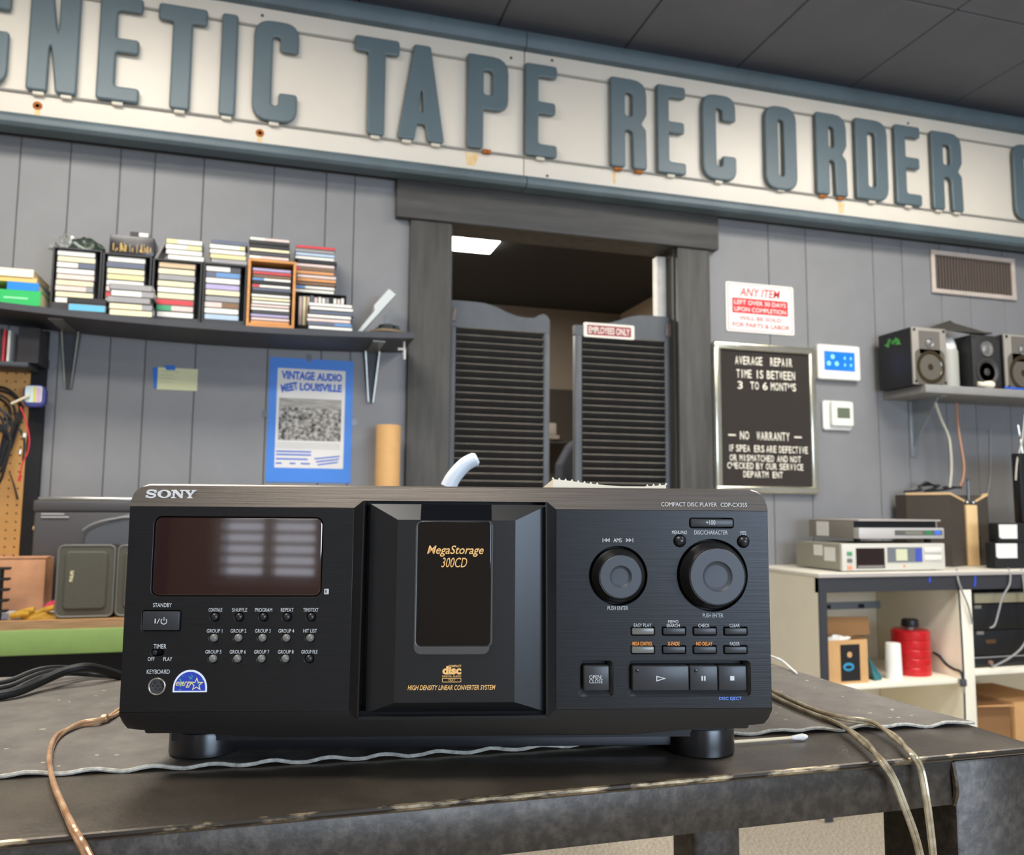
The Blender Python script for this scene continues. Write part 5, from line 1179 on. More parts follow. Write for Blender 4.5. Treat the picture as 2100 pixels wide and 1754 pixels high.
# vent
YV = YW-.018
xa, xb, za, zb_ = rect_on((1911, 512), (2083, 530), (2085, 615), (1912, 602), YV)
t = Thing('wall_vent', 'pale metal wall vent with fine upright louvres under the letter sign', 'vent', ((xa+xb)/2, YW, za))
bd = .021; vm = M('vent_pale', (190, 176, 164), .5, var=.08, scale=12)
t.p('vent_frame', MB().slab([rrect(xa, xb, za, zb_, .002), rrect(xa+bd, xb-bd, za+bd, zb_-bd, .002)], YV, .011, .003, 2), vm)
t.p('duct_back', MB().box(xa+bd-.002, xb-bd+.002, YW-.0085, YW-.007, za+bd-.002, zb_-bd+.002), M('duct_dark', (40, 34, 30), .8))
lv = MB(); n = 26
for i in range(n): x = xa+bd+(i+.5)*(xb-xa-2*bd)/n; lv.box(x-.0019, x+.0019, YV+.002, YW-.009, za+bd, zb_-bd)
t.p('louvres', lv, M('vent_louvre', (120, 106, 96), .5), kind='stuff')

# ------------------------------------------------------------------ right wall shelf with small speakers
RYF = 2.655; rz = onY(1898, 788, RYF).z; rx0 = 2.462
T = Thing('wall_shelf', 'grey wall shelf on the right carrying bookshelf speakers', 'shelf', (2.9, YW, rz))
rsm = M('shelf_grey', (138, 136, 132), .5, var=.04, scale=6)
T.p('shelf_board', MB().rbox(rx0, 3.6, RYF, YW-.0065, rz-.032, rz, .002), rsm)
bx = onY(1877, 900, YW-.02).x; bzb = onY(1880, 938, YW-.02).z
bpm = M('bracket_grey', (150, 156, 160), .4, .4)
T.p('bracket', MB().rbox(bx-.014, bx+.014, YW-.012, YW-.0065, bzb, rz-.032, .002).rbox(bx-.014, bx+.014, RYF+.06, YW-.012, rz-.036, rz-.032, .001)
    .add([(bx-.004, YW-.012, rz-.036), (bx+.004, YW-.012, rz-.036), (bx+.004, YW-.012, bzb+.04), (bx-.004, YW-.012, bzb+.04), (bx-.004, RYF+.09, rz-.036), (bx+.004, RYF+.09, rz-.036)], [(0, 4, 3), (1, 2, 5), (0, 1, 5, 4), (3, 4, 5, 2), (0, 3, 2, 1)]), bpm)
def hifi(px0, px1, pt, label, facem, Yf, depth=.15, woofer=True, style=0):
    xa = onY(px0, 740, Yf).x; xb = onY(px1, 740, Yf).x; zt_ = onY((px0+px1)/2, pt, Yf).z; w = xb-xa; h = zt_-rz
    t = Thing('bookshelf_speaker', label, 'speaker', ((xa+xb)/2, Yf, rz), 'bookshelf speakers on the right shelf')
    t.p('cabinet', MB().rbox(xa, xb, Yf+.008, Yf+depth, rz+.0004, zt_, .003), M('speaker_cabinet', (26, 26, 27), .5))
    t.p('baffle', MB().rbox(xa, xb, Yf, Yf+.008, rz+.0004, zt_, .002), facem)
    cx = (xa+xb)/2; rw = w*.40; zc = rz+h*.31; zt2 = rz+h*.74
    if style == 0:
        t.p('woofer_plate', MB().slab([rrect(cx-w*.43, cx+w*.43, zc-w*.43, zc+w*.43, w*.16, 5)], Yf-.002, .004), M('woofer_plate', (92, 86, 76), .5))
        t.p('tweeter_plate', MB().box(cx-w*.30, cx+w*.30, Yf-.002, Yf+.001, zt2-w*.28, zt2+w*.28), M('tweeter_plate', (104, 98, 92), .5))
    t.p('woofer', MB().lathe([(rw, .001), (rw, -.004), (rw*.9, -.005), (rw*.82, -.003), (rw*.74, .0005), (rw*.35, .004), (rw*.30, .002), (rw*.2, -.001), (rw*.05, -.002)], (cx, Yf-.001, zc), 'y', 36), M('woofer_cone' if style == 0 else 'woofer_cone_black', (64, 54, 36) if style == 0 else (58, 56, 54), .18 if style == 0 else .5, .3 if style == 0 else 0))
    rt2 = w*.13 if style == 0 else w*.22
    t.p('tweeter', MB().lathe([(rt2, .001), (rt2, -.004), (rt2*.8, -.004), (rt2*.62, -.001), (rt2*.5, -.003), (rt2*.25, -.006), (rt2*.05, -.007)], (cx, Yf-.001, zt2), 'y', 28), M('tweeter_grey', (122, 120, 116), .3, .3))
    for u in (.07, .93):
        for v in (.05, .955): t.p('grille_socket', MB().lathe([(w*.035, 0), (w*.035, -.002)], (xa+w*u, Yf, rz+h*v), 'y', 12), blackm)
    return t, xa, xb, zt_
gfm = M('baffle_grey', (146, 140, 130), .5)
t, xa, xb, zt1 = hifi(1872, 1942, 673, 'grey-fronted bookshelf speaker with a green sticker on its side, leftmost on the shelf', gfm, 2.665, .19)
gs = MB(); cy, cz = 2.77, rz+(zt1-rz)*.82
for (y_, z_, a) in ((0, 0, 25), (.018, .006, -40), (-.02, .004, 70), (.03, -.008, 10), (-.03, -.010, -20)):
    gs.add([(xa-.0006, cy+y_+.02*math.cos(R(a+k))*(1 if i % 2 == 0 else .5), cz+z_+.013*math.sin(R(a+k))*(1 if i % 2 == 0 else .5)) for i, k in enumerate(range(0, 360, 60))], [(0, 1, 2, 3, 4, 5)])
t.p('sticker', gs, M('sticker_green', (80, 170, 70), .5), label='green leaf-like sticker')
hifi(1995, 2052, 688, 'black-fronted bookshelf speaker, middle one on the shelf', M('baffle_black', (44, 43, 43), .5), 2.672, .16, style=1)
hifi(2061, 2134, 688, 'grey-fronted bookshelf speaker cut by the right edge of the photo', gfm, 2.665, .19)
q = onY(1888, 668, 2.69); q2 = onY(2035, 684, 2.69)
zq = max(zt1, onY(1950, 672, 2.69).z)
t = Thing('flat_panel', 'thin dark panel lying tilted across the tops of the left and middle bookshelf speakers', 'panel', (q.x+.1, 2.74, zt1))
xa_, xb_ = xb-.055, onY(2032, 690, 2.68).x; ym = onY(1948, 657, 2.84)
t.p('sheet', MB().add([(xa_, 2.69, zt1+.002), (xb_, 2.672, zt1-.002), (xb_+.03, 2.80, zt1+.016), (ym.x, 2.84, ym.z-.007), (xa_, 2.69, zt1+.009), (xb_, 2.672, zt1+.005), (xb_+.03, 2.80, zt1+.023), (ym.x, 2.84, ym.z)],
                      [(3, 2, 1, 0), (4, 5, 6, 7), (0, 1, 5, 4), (1, 2, 6, 5), (2, 3, 7, 6), (3, 0, 4, 7)]), M('panel_dark', (60, 56, 50), .5))
xa_, xb_ = onY(1943, 760, 2.70).x, onY(1977, 760, 2.70).x; zc = onY(1960, 718, 2.70).z
t = Thing('grey_canister', 'plain pale grey canister between the left and middle bookshelf speakers', 'canister', ((xa_+xb_)/2, 2.71, rz))
rr_ = (xb_-xa_)/2
t.p('can_body', MB().lathe([(rr_, 0), (rr_, zc-rz-.01), (rr_*.96, zc-rz-.002)], ((xa_+xb_)/2, 2.70+rr_, rz+.0004), 'z', 28), M('canister_grey', (168, 166, 156), .5))
t.p('can_lid', MB().lathe([(rr_*.97, 0), (rr_*.97, .004), (rr_*.85, .006)], ((xa_+xb_)/2, 2.70+rr_, zc-.002), 'z', 28), M('canister_lid', (188, 186, 176), .5))
zd = onY(1960, 700, 2.73).z; x_ = (xa_+xb_)/2
t = Thing('crumpled_bag', 'crumpled translucent white bag stuffed above the grey canister', 'bag', (x_, 2.76, zc+.005))
bl_ = blob(x_+.005, 2.755, zc+.0065, .036, .045, zt1-zc-.012, .16, 31); t.p('film', bl_, M('white_film', (186, 184, 180), .3, rgb2=(226, 224, 220), scale=16))
q = onY(1850, 797, 2.80); qx = onY(1850, 790, 2.80).x
t = Thing('small_figurine', 'tiny tan figurine at the left end of the right shelf', 'figurine', (rx0+.025, 2.75, rz))
fx_ = onY(1846, 787, 2.74).x; fx_ = max(fx_, rx0+.016)
t.p('figure_body', MB().lathe([(.013, 0), (.012, .01), (.009, .018), (.005, .024)], (fx_, 2.74, rz+.0004), 'z', 14), M('figurine_tan', (200, 170, 126), .5, rgb2=(230, 214, 186), scale=60))
t.p('figure_head', MB().lathe([(.003, 0), (.007, .003), (.008, .008), (.005, .013), (.001, .015)], (fx_, 2.74, rz+.022), 'z', 14), M('figurine_brown', (120, 82, 44), .5))
a, b = onY(2014, 790, 2.66), onY(2056, 783, 2.66)
t = Thing('light_bulb', 'cream-white bulb-shaped part lying at the front of the right shelf', 'bulb', (a.x, 2.66, rz))
t.p('glass_body', MB().lathe([(.010, 0), (.011, .02), (.0145, .04), (.0165, .055), (.014, .066), (.006, .070)], (a.x, 2.673-.0, rz+.0168), 'x', 20), M('bulb_cream', (240, 230, 206), .35))
t.p('collar', MB().lathe([(.0095, -.012), (.0105, 0)], (a.x, 2.673, rz+.0168), 'x', 16), M('bulb_collar', (214, 206, 180), .4))
a = onY(2062, 790, 2.657).x
single('blue_cable', 'bright blue cable piece lying at the front edge of the right shelf', 'cable', MB().tube([(a, 2.661, rz+.0065), (a+.06, 2.661, rz+.0045), (a+.14, 2.661, rz+.0045), (a+.2, 2.661, rz+.0045)], .0042, 8, 4), M('cable_blue', (40, 100, 220), .4), (a, 2.657, rz))
# cables dropping from the shelf
def drop(name, label, pts, Ys, r, mt):
    P = [tuple(onY(p[0], p[1], Y)) for p, Y in zip(pts, Ys)]
    return single(name, label, 'cable', MB().tube(P, r, 8, 6), mt, P[0])
# ------------------------------------------------------------------ storage cabinet and counter
CYF = 2.45; CZ = onY(1678, 1177, CYF).z; cx0 = onY(1678, 1177, CYF).x; CYB = YW-.007; CX1 = 3.7
cw = M('cabinet_cream', (244, 236, 214), .5, var=.03, scale=5); cb = M('cabinet_black_trim', (52, 52, 56), .5); cbk = M('cabinet_back_beige', (206, 190, 160), .6)
T = Thing('counter_top', 'pale counter top with a thin grey front edge along the right wall', 'counter', ((cx0+CX1)/2, 2.65, CZ))
T.p('top_board', MB().rbox(cx0-.003, CX1, CYF-.004, CYB, CZ-.014, CZ, .002), M('counter_top_white', (222, 216, 200), .45))
T.p('front_edge', MB().box(cx0-.002, CX1, CYF-.0055, CYF-.004, CZ-.013, CZ-.002), M('counter_edge_grey', (176, 168, 160), .5))
T = Thing('storage_cabinet', 'cream open storage cabinet with a black front rail under the counter', 'cabinet', ((cx0+CX1)/2, 2.65, 0))
ct = CZ-.0145; pt_ = .016
dvx = onY(1972, 1300, CYF).x; dvx2 = onY(1996, 1300, CYF).x
T.p('side_panel', MB().box(cx0, cx0+pt_, CYF+.002, CYB, 0, ct), cw)
T.p('side_panel', MB().box(CX1-pt_, CX1, CYF+.002, CYB, 0, ct), cw)
T.p('divider', MB().rbox(dvx, dvx2, CYF, CYB-.012, 0, ct-.05, .002), cw)
T.p('back_panel', MB().box(cx0+pt_, CX1-pt_, CYB-.01, CYB, 0, ct), cbk)
T.p('base_panel', MB().box(cx0+pt_, dvx, CYF+.02, CYB-.01, .06, .08), cw); T.p('base_panel', MB().box(dvx2, CX1-pt_, CYF+.02, CYB-.01, .06, .08), cw)
T.p('front_rail', MB().box(cx0, CX1, CYF-.001, CYF+.02, ct-.05, ct), cb); T.p('front_stile', MB().box(cx0-.0005, cx0+.03, CYF-.0015, CYF+.004, 0, ct-.05), cb)
s1z = onY(1850, 1398, CYF+.01).z
T.p('shelf', MB().rbox(cx0+pt_, dvx, CYF+.006, CYB-.011, s1z-.018, s1z, .002), cw)
s2z = onY(2050, 1372, CYF).z
T.p('shelf', MB().rbox(dvx2, CX1-pt_, CYF+.002, CYB-.011, s2z-.02, s2z, .002), cw)
chz = onY(1760, 1240, CYB-.02).z
T.p('metal_channel', MB().box(cx0+pt_+.001, onY(1876, 1240, CYB-.02).x, CYB-.03, CYB-.011, chz-.016, chz+.010), M('channel_grey', (120, 124, 126), .45, .3))
for px in (1697, 1766, 1832): q = onY(px, 1244, CYB-.03); T.p('channel_slot', MB().box(q.x-.014, q.x+.014, CYB-.0315, CYB-.0295, chz-.013, chz+.003), blackm)
seamx = onY(1894, 1260, CYB-.012).x; T.p('back_seam', MB().box(seamx-.003, seamx+.003, CYB-.0125, CYB-.0095, .08, ct-.05), M('seam_brown', (90, 74, 56), .7))
# contents of the left bay
YI = CYF+.02
xa, xb = onY(1692, 1360, YI).x, onY(1780, 1360, YI).x; zt_ = onY(1740, 1313, YI).z
t = Thing('open_carton', 'opened brown cardboard carton with a black label on the cabinet shelf', 'carton', ((xa+xb)/2, YI, s1z))
xa = max(xa, cx0+pt_+.003); dpt = .09
km = M('carton_kraft', (206, 160, 106), .8, var=.06, scale=10)
t.p('carton_wall', MB().box(xa, xb, YI, YI+.004, s1z+.0005, zt_), km); t.p('carton_wall', MB().box(xa, xb, YI+dpt, YI+dpt+.004, s1z+.0005, zt_), km)
t.p('carton_wall', MB().box(xa, xa+.004, YI+.004, YI+dpt, s1z+.0005, zt_), km); t.p('carton_wall', MB().box(xb-.004, xb, YI+.004, YI+dpt, s1z+.0005, zt_), km)
t.p('carton_floor', MB().box(xa+.004, xb-.004, YI+.004, YI+dpt, s1z+.0005, s1z+.005), km)
zfl = onY(1740, 1268, YI+dpt).z; xf0, xf1 = xa, onY(1784, 1300, YI+dpt).x
t.p('open_flap', MB().add([(xa, YI+dpt, zt_), (xf1, YI+dpt, zt_), (xf1+.004, YI+dpt+.01, zfl), (xa, YI+dpt+.01, zfl+.008), (xa, YI+dpt+.004, zt_), (xf1, YI+dpt+.004, zt_), (xf1+.004, YI+dpt+.014, zfl), (xa, YI+dpt+.014, zfl+.008)], [(0, 1, 2, 3), (7, 6, 5, 4), (3, 2, 6, 7), (1, 5, 6, 2), (0, 3, 7, 4), (0, 4, 5, 1)]), M('carton_inside', (160, 116, 72), .85))
la, lb, lc, ld = rect_on((1724, 1322), (1764, 1322), (1763, 1397), (1724, 1397), YI)
lab = t.p('label', MB().box(la, lb, YI-.001, YI+.0005, max(lc, s1z+.002), ld), M('label_black', (30, 28, 28), .4))
q = onY(1742, 1343, YI); t.p('label_mark', MB().slab([ring(q.x, q.z, .010, 18)], YI-.0015, .0006), M('mark_tan', (206, 160, 110), .5), lab)
q = onY(1740, 1368, YI); t.p('label_mark', MB().slab([[(q.x+.022*math.cos(R(a)), q.z+.014*math.sin(R(a))) for a in range(0, 360, 15)], [(q.x+.014*math.cos(R(a)), q.z-.001+.006*math.sin(R(a))) for a in range(0, 360, 15)]], YI-.0015, .0006), M('mark_blue', (50, 150, 190), .5), lab)
t.p('packing_paper', blob((xa+xb)/2, YI+.045, zt_-.012, .045, .03, .02, .3, 41), paper)
a = onY(1810, 1350, 2.50)
r_ = .029; zt_ = onY(1831, 1322, 2.48).z; xa = onY(1832, 1350, 2.48+r_).x-r_; xb = xa+2*r_
single('paper_cup', 'plain white upturned cup in front of the red canister', 'cup', MB().lathe([(r_, 0), (r_*.98, .004), (r_*.88, zt_-s1z-.004), (r_*.82, zt_-s1z), (r_*.4, zt_-s1z)], ((xa+xb)/2, 2.48+r_, s1z+.0005), 'z', 28), paper, ((xa+xb)/2, 2.48+r_, s1z))
xc = onY(1797, 1350, 2.53).x
t = Thing('white_cup', 'white cup half hidden between the carton and the upturned cup', 'cup', (xc, 2.56, s1z))
t.p('cup_wall', MB().lathe([(.022, 0), (.026, .09), (.0245, .09), (.021, .01)], (xc-.004, 2.615, s1z+.0005), 'z', 24), paper)
q0 = onY(1785, 1330, 2.51); q1 = onY(1808, 1378, 2.50)
single('teal_bag', 'crumpled teal plastic bag beside the carton', 'bag', MB().add([(q0.x-.004, 2.53, q0.z), (q0.x+.006, 2.55, q0.z-.01), (q1.x, 2.50, s1z+.012), (q1.x-.002, 2.50, s1z+.0005), (q0.x-.002, 2.49, s1z+.0005), (q0.x, 2.51, s1z+.05), (q1.x-.01, 2.56, s1z+.0005)], [(0, 5, 3, 2, 1), (0, 4, 5), (5, 4, 3), (1, 2, 6), (2, 3, 6), (0, 1, 6, 4), (4, 6, 3)]), M('teal_film', (40, 104, 112), .35, var=.2, scale=30), (q0.x, 2.53, s1z))
r_ = .0665; xc = onY(1868, 1330, 2.505+r_).x; zt_ = onY(1868, 1297, 2.505).z; h = zt_-s1z
t = Thing('red_canister', 'ribbed red plastic canister with a black cap in the cabinet', 'canister', (xc, 2.505+r_, s1z))
prf_ = []
for k in range(5):
    z = h*k/5; prf_ += [(r_*.985, z), (r_, z+.004), (r_, z+h/5-.006), (r_*.955, z+h/5-.003)]
t.p('ribbed_body', MB().lathe(prf_+[(r_*.9, h)], (xc, 2.505+r_, s1z+.0005), 'z', 40), M('red_plastic', (196, 22, 30), .3))
t.p('neck', MB().lathe([(.012, 0), (.012, .012)], (xc, 2.505+r_, zt_), 'z', 16), M('neck_pale', (190, 170, 160), .4))
t.p('cap', MB().lathe([(.030, 0), (.031, .004), (.029, .024), (.024, .028)], (xc, 2.505+r_, zt_+.010), 'z', 28), blackp)
# black power cord and plug over the shelf edge
pts = [onZ(1916, 1335, s1z+.05), onY(1925, 1345, 2.55), onY(1940, 1362, 2.52), onY(1955, 1372, 2.48), onY(1970, 1378, 2.447), onY(1975, 1392, 2.442)]
pts[0] = onY(1912, 1338, 2.60)
t = Thing('power_cord', 'black power cord with a plug hanging over the cabinet shelf edge', 'cord', tuple(pts[2]))
t.p('cord', MB().tube([tuple(p) for p in pts], .0048, 8, 6), cable_b)
q = onY(1975, 1400, 2.442); t.p('plug_body', MB().rbox(q.x-.011, q.x+.011, 2.434, 2.448, q.z-.014, q.z+.012, .004), M('plug_grey', (74, 74, 80), .5))
t.p('plug_prongs', MB().rbox(q.x-.005, q.x+.004, 2.438, 2.444, q.z-.036, q.z-.014, .001), M('prong_cream', (214, 206, 180), .35, .5))
drop('loose_cable', 'thin black cord running down in front of the cabinet divider', [(1966, 1210), (1970, 1270), (1974, 1340), (1978, 1430), (1980, 1500), (1982, 1560)], [2.447, 2.442, 2.44, 2.44, 2.441, 2.442], .003, cable_b)
drop('loose_cable', 'pale grey cord looping from the counter top onto the cabinet divider', [(1962, 1168), (1965, 1190), (1974, 1215), (1986, 1245), (1994, 1280)], [2.47, 2.44, 2.436, 2.435, 2.44], .0035, M('cord_grey', (150, 148, 146), .4))
drop('loose_cable', 'grey cord looping in front of the black stereo units', [(2068, 1166), (2072, 1180), (2070, 1200), (2056, 1225), (2048, 1255), (2040, 1282), (2030, 1288)], [2.46, 2.437, 2.434, 2.434, 2.434, 2.436, 2.44], .0032, M('cord_grey', (150, 148, 146)))
drop('loose_cable', 'grey cord curving to the lower stereo unit at the right edge', [(2095, 1168), (2100, 1200), (2108, 1290), (2098, 1325), (2070, 1350), (2034, 1369)], [2.46, 2.437, 2.434, 2.434, 2.434, 2.436], .0036, M('cord_grey', (150, 148, 146)))
t_ = M('tape_blue_scrap', (46, 84, 210), .5)
for px, py, hh in ((1906, 1189, 12), (1999, 1192, 24)):
    q = onY(px, py, CYF-.002); h2 = hh/1700*2.8/2
    single('tape_scrap', 'scrap of blue tape on the black cabinet rail, %s one' % ('shorter' if hh < 20 else 'longer'), 'tape', MB().add([(q.x-.004, CYF-.0012, q.z-h2), (q.x+.003, CYF-.0012, q.z-h2), (q.x+.007, CYF-.0012, q.z+h2), (q.x+.001, CYF-.0012, q.z+h2)]+[(q.x-.004, CYF-.0024, q.z-h2), (q.x+.003, CYF-.0024, q.z-h2), (q.x+.007, CYF-.0024, q.z+h2), (q.x+.001, CYF-.0024, q.z+h2)], [(0, 1, 2, 3), (7, 6, 5, 4), (0, 4, 5, 1), (1, 5, 6, 2), (2, 6, 7, 3), (3, 7, 4, 0)]), t_, (q.x, CYF, q.z))
# right bay: stereo units stacked, cartons below
xg = dvx2+.008; zz = [s2z+.0005]
hts = [onY(2050, 1344, CYF+.03).z, onY(2050, 1292, CYF+.03).z, onY(2050, 1238, CYF+.03).z, onY(2050, 1214, CYF+.03).z]
names = ['lowest black stereo unit with a silver line in the right cabinet bay', 'black stereo unit with a small amber window, second from the bottom of the bay', 'black stereo unit below the one with the silver strip', 'black unit with a pale front strip at the top of the right cabinet bay']
gz = s2z+.0005
for i, (zt_, nm) in enumerate(zip(hts, names)):
    x_ = xg+(.014 if i == 0 else .006*i); x2 = x_+.43
    t = Thing('stereo_unit', nm, 'stereo', ((x_+x2)/2, CYF+.03, gz), 'stereo units in the right cabinet bay')
    t.p('casing', MB().rbox(x_, x2, CYF+.036, CYF+.34, gz, zt_-.0006, .002), blackm)
    t.p('front', MB().rbox(x_, x2, CYF+.03, CYF+.0365, gz+.001, zt_-.001, .0015), blackp)
    m = MB(); zc = (gz+zt_)/2; hh = zt_-gz
    if i == 0: t.p('trim_line', MB().box(x_+.004, x2-.004, CYF+.0285, CYF+.0305, zt_-.007, zt_-.003), M('trim_silver', (150, 148, 144), .4)); t.p('knob', MB().lathe([(.008, 0), (.008, -.01), (.006, -.012)], (x_+.075, CYF+.03, zc-.004), 'y', 16), M('knob_pinkish', (150, 116, 104), .4))
    elif i == 1:
        t.p('display', MB().box(x_+.07, x_+.115, CYF+.0285, CYF+.0305, zc-.002, zc+.012), M('amber_dim', (86, 62, 34), .4)); t.p('paper_tag', MB().box(x_+.03, x_+.062, CYF+.0285, CYF+.0305, zt_-.014, zt_-.003), M('tag_grey', (120, 116, 106), .7))
    elif i == 2: t.p('paper_tag', MB().box(x_+.02, x_+.05, CYF+.0285, CYF+.0305, zt_-.016, zt_-.004), M('tag_grey', (120, 116, 106)))
    else: t.p('trim_line', MB().rbox(x_+.012, x2-.02, CYF+.024, CYF+.031, gz+.004, zt_-.003, .001), M('strip_pale', (158, 148, 120), .4))
    gz = zt_
xq = dvx2+.01
t = Thing('cardboard_box', 'brown cardboard box with lifted flaps under the stereo units', 'box', (xq+.12, 2.6, .08))
zt_ = onY(2040, 1445, 2.52).z
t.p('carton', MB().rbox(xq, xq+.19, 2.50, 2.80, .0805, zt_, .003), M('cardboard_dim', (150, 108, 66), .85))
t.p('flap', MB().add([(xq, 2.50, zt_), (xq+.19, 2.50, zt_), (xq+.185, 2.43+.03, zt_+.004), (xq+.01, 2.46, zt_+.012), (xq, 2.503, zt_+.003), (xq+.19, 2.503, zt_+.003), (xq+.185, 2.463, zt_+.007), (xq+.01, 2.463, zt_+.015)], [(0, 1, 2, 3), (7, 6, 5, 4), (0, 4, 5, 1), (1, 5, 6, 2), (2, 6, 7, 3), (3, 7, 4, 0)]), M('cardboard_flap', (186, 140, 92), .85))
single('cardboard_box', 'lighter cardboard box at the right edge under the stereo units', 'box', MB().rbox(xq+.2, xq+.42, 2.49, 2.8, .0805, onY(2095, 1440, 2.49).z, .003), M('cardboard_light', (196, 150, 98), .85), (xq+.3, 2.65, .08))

# ------------------------------------------------------------------ on the counter
YG = 2.50; cz = CZ+.0005
def unit_x(px, py, Y): return onY(px, py, Y).x
# lower silver deck
xa, xb = unit_x(1727, 1140, YG), unit_x(1938, 1140, YG); z1_ = onY(1830, 1115, YG).z; h = z1_-cz; W_ = xb-xa; yb_ = YG+.27
dm = M('deck_silver', (206, 202, 190), .4); dg = M('deck_grey_side', (150, 146, 132), .5)
t = Thing('tape_deck', 'silver cassette deck with a dark tape window, lower of the two decks on the counter', 'deck', ((xa+xb)/2, YG, cz))
t.p('casing', MB().rbox(xa+.002, xb-.002, YG+.012, yb_, cz+.004, z1_-.001, .002), dg)
t.p('front', MB().rbox(xa, xb, YG, YG+.014, cz+.003, z1_, .002), dm)
for x in (xa+.02, xb-.04): t.p('foot', MB().lathe([(.010, 0), (.010, .006)], (x+.01, YG+.03, cz), 'z', 12), blackm)
fx = lambda u: xa+W_*u; fz = lambda v: z1_-h*v
w = t.p('tape_window', MB().box(fx(.13), fx(.40), YG-.002, YG+.001, fz(.88), fz(.16)), M('tape_window', (40, 26, 24), .12))
t.p('window_line', MB().box(fx(.14), fx(.39), YG-.0026, YG-.0018, fz(.86), fz(.78)), M('window_silver', (130, 124, 118), .4), w)
t.p('meter_panel', MB().box(fx(.43), fx(.77), YG-.002, YG+.001, fz(.68), fz(.14)), M('meter_grey', (112, 116, 120), .35))
t.p('meter_scale', MB().box(fx(.51), fx(.62), YG-.0026, YG-.0018, fz(.62), fz(.2)), M('meter_pale', (206, 206, 172), .5))
for k in range(4): t.p('blue_key', MB().box(fx(.70), fx(.765), YG-.003, YG-.0018, fz(.29+k*.12), fz(.19+k*.12)), M('key_blue', (66, 84, 190), .4))
for k in range(2): t.p('long_key', MB().rbox(fx(.79), fx(.96), YG-.004, YG+.001, fz(.34+k*.28), fz(.16+k*.28), .0015), M('key_white', (226, 222, 212), .4))
for k, c in enumerate(((86, 150, 110), (110, 110, 108), (226, 150, 120))): t.p('small_key', MB().rbox(fx(.045), fx(.09), YG-.003, YG+.001, fz(.42+k*.25), fz(.28+k*.25), .001), M('key_%d' % k, c, .4))
t.p('lamp', MB().lathe([(.004, 0), (.004, -.002)], (fx(.59), YG, fz(.82)), 'y', 12), M('lamp_orange', (240, 130, 50), .4))
for ya, yb2, za_, zb2 in ((YG+.04, YG+.10, .35, .82), (YG+.11, YG+.16, .52, .88)): t.p('paper_note', MB().box(xa+.0005, xa+.002, ya, yb2, cz+h*za_, cz+h*zb2+.003), paper)
# upper silver player
xa2, xb2 = unit_x(1762, 1090, YG+.004), unit_x(1936, 1090, YG+.004); z2_ = onY(1850, 1083, YG).z; z3_ = onY(1850, 1066, YG).z; zq = z1_
zl = onY(1850, 1105, YG).z
t = Thing('disc_player', 'flat silver player with a dark recessed band, upper of the two decks on the counter', 'player', ((xa2+xb2)/2, YG, zq)); W2 = xb2-xa2; y2 = YG+.004
for x in (xa2+.03, xb2-.03): t.p('foot', MB().lathe([(.012, 0), (.012, zl-zq)], (x, y2+.05, zq), 'z', 12), blackm)
t.p('casing', MB().rbox(xa2+.001, xb2-.001, y2+.03, y2+.29, zl, z3_-.006, .002), M('player_side_grey', (136, 130, 120), .5))
t.p('front', MB().rbox(xa2, xb2, y2, y2+.032, zl, z2_, .002), M('player_silver', (196, 192, 188), .35, .2))
t.p('recess_band', MB().box(xa2+.002, xb2-.012, y2+.026, y2+.032, z2_, z3_-.006), blackp)
t.p('top_plate', MB().rbox(xa2, xb2-.01, y2+.002, y2+.29, z3_-.006, z3_, .002), M('player_top', (176, 168, 162), .4))
hz = z2_-zl
t.p('key_panel', MB().box(xa2+W2*.41, xa2+W2*.975, y2-.002, y2+.001, zl+hz*.32, zl+hz*.78), M('key_panel_grey', (96, 94, 90), .4))
t.p('long_display', MB().box(xa2+W2*.53, xa2+W2*.73, y2-.0026, y2-.0018, zl+hz*.4, zl+hz*.68), M('display_dull', (128, 126, 112), .4))
t.p('green_key', MB().box(xa2+W2*.77, xa2+W2*.85, y2-.003, y2-.0018, zl+hz*.38, zl+hz*.72), M('key_green', (52, 128, 70), .4)); t.p('blue_key', MB().box(xa2+W2*.88, xa2+W2*.95, y2-.003, y2-.0018, zl+hz*.38, zl+hz*.72), M('key_blue2', (70, 120, 230), .4))
t.p('paper_note', MB().box(xa2-.001, xa2+.0012, y2+.17, y2+.24, zl+.004, z3_-.01), paper)
# dark corner speaker with pale wood corner post
qb = onZ(1992, 1165, CZ); YK = 2.62
xl_, xm_, xr_ = onY(1868, 1100, 2.80).x, onY(1982, 1100, YK).x, onY(2024, 1100, 2.72).x
zt_ = onY(1985, 1032, YK).z; xm2 = onY(2003, 1100, YK).x
xback = onY(1870, 1100, 2.83).x; x48 = onY(1948, 1100, 2.665).x
T = Thing('corner_speaker', 'tall dark brown speaker with a pale wood corner post behind the decks', 'speaker', (xm_, 2.72, cz))
prof = [(x48, 2.665), (xm_, YK), (xm2, YK), (xr_, 2.72), (xr_-.02, 2.85), (x48, 2.85)]
def vprism(poly, z0_, z1_):
    n = len(poly); V = [(x, y, z0_) for x, y in poly]+[(x, y, z1_) for x, y in poly]
    return MB().add(V, [tuple(range(n-1, -1, -1)), tuple(range(n, 2*n))]+[(i, (i+1) % n, n+(i+1) % n, n+i) for i in range(n)])
bm_ = M('speaker_brown', (72, 64, 56), .6, var=.05, scale=10); wm = M('pale_wood', (226, 190, 138), .5, var=.08, scale=8, stretch=(1, 1, .3))
A = onY(1948, 1010, 2.65); B = onY(2025, 1012, 2.70); xs8 = onY(1868, 1090, 2.78).x; YK = 2.70
xm_, xm2 = onY(1981, 1100, YK).x, onY(2003, 1100, YK).x; zA = A.z; zP = onY(1992, 1026, YK).z; zw = zA
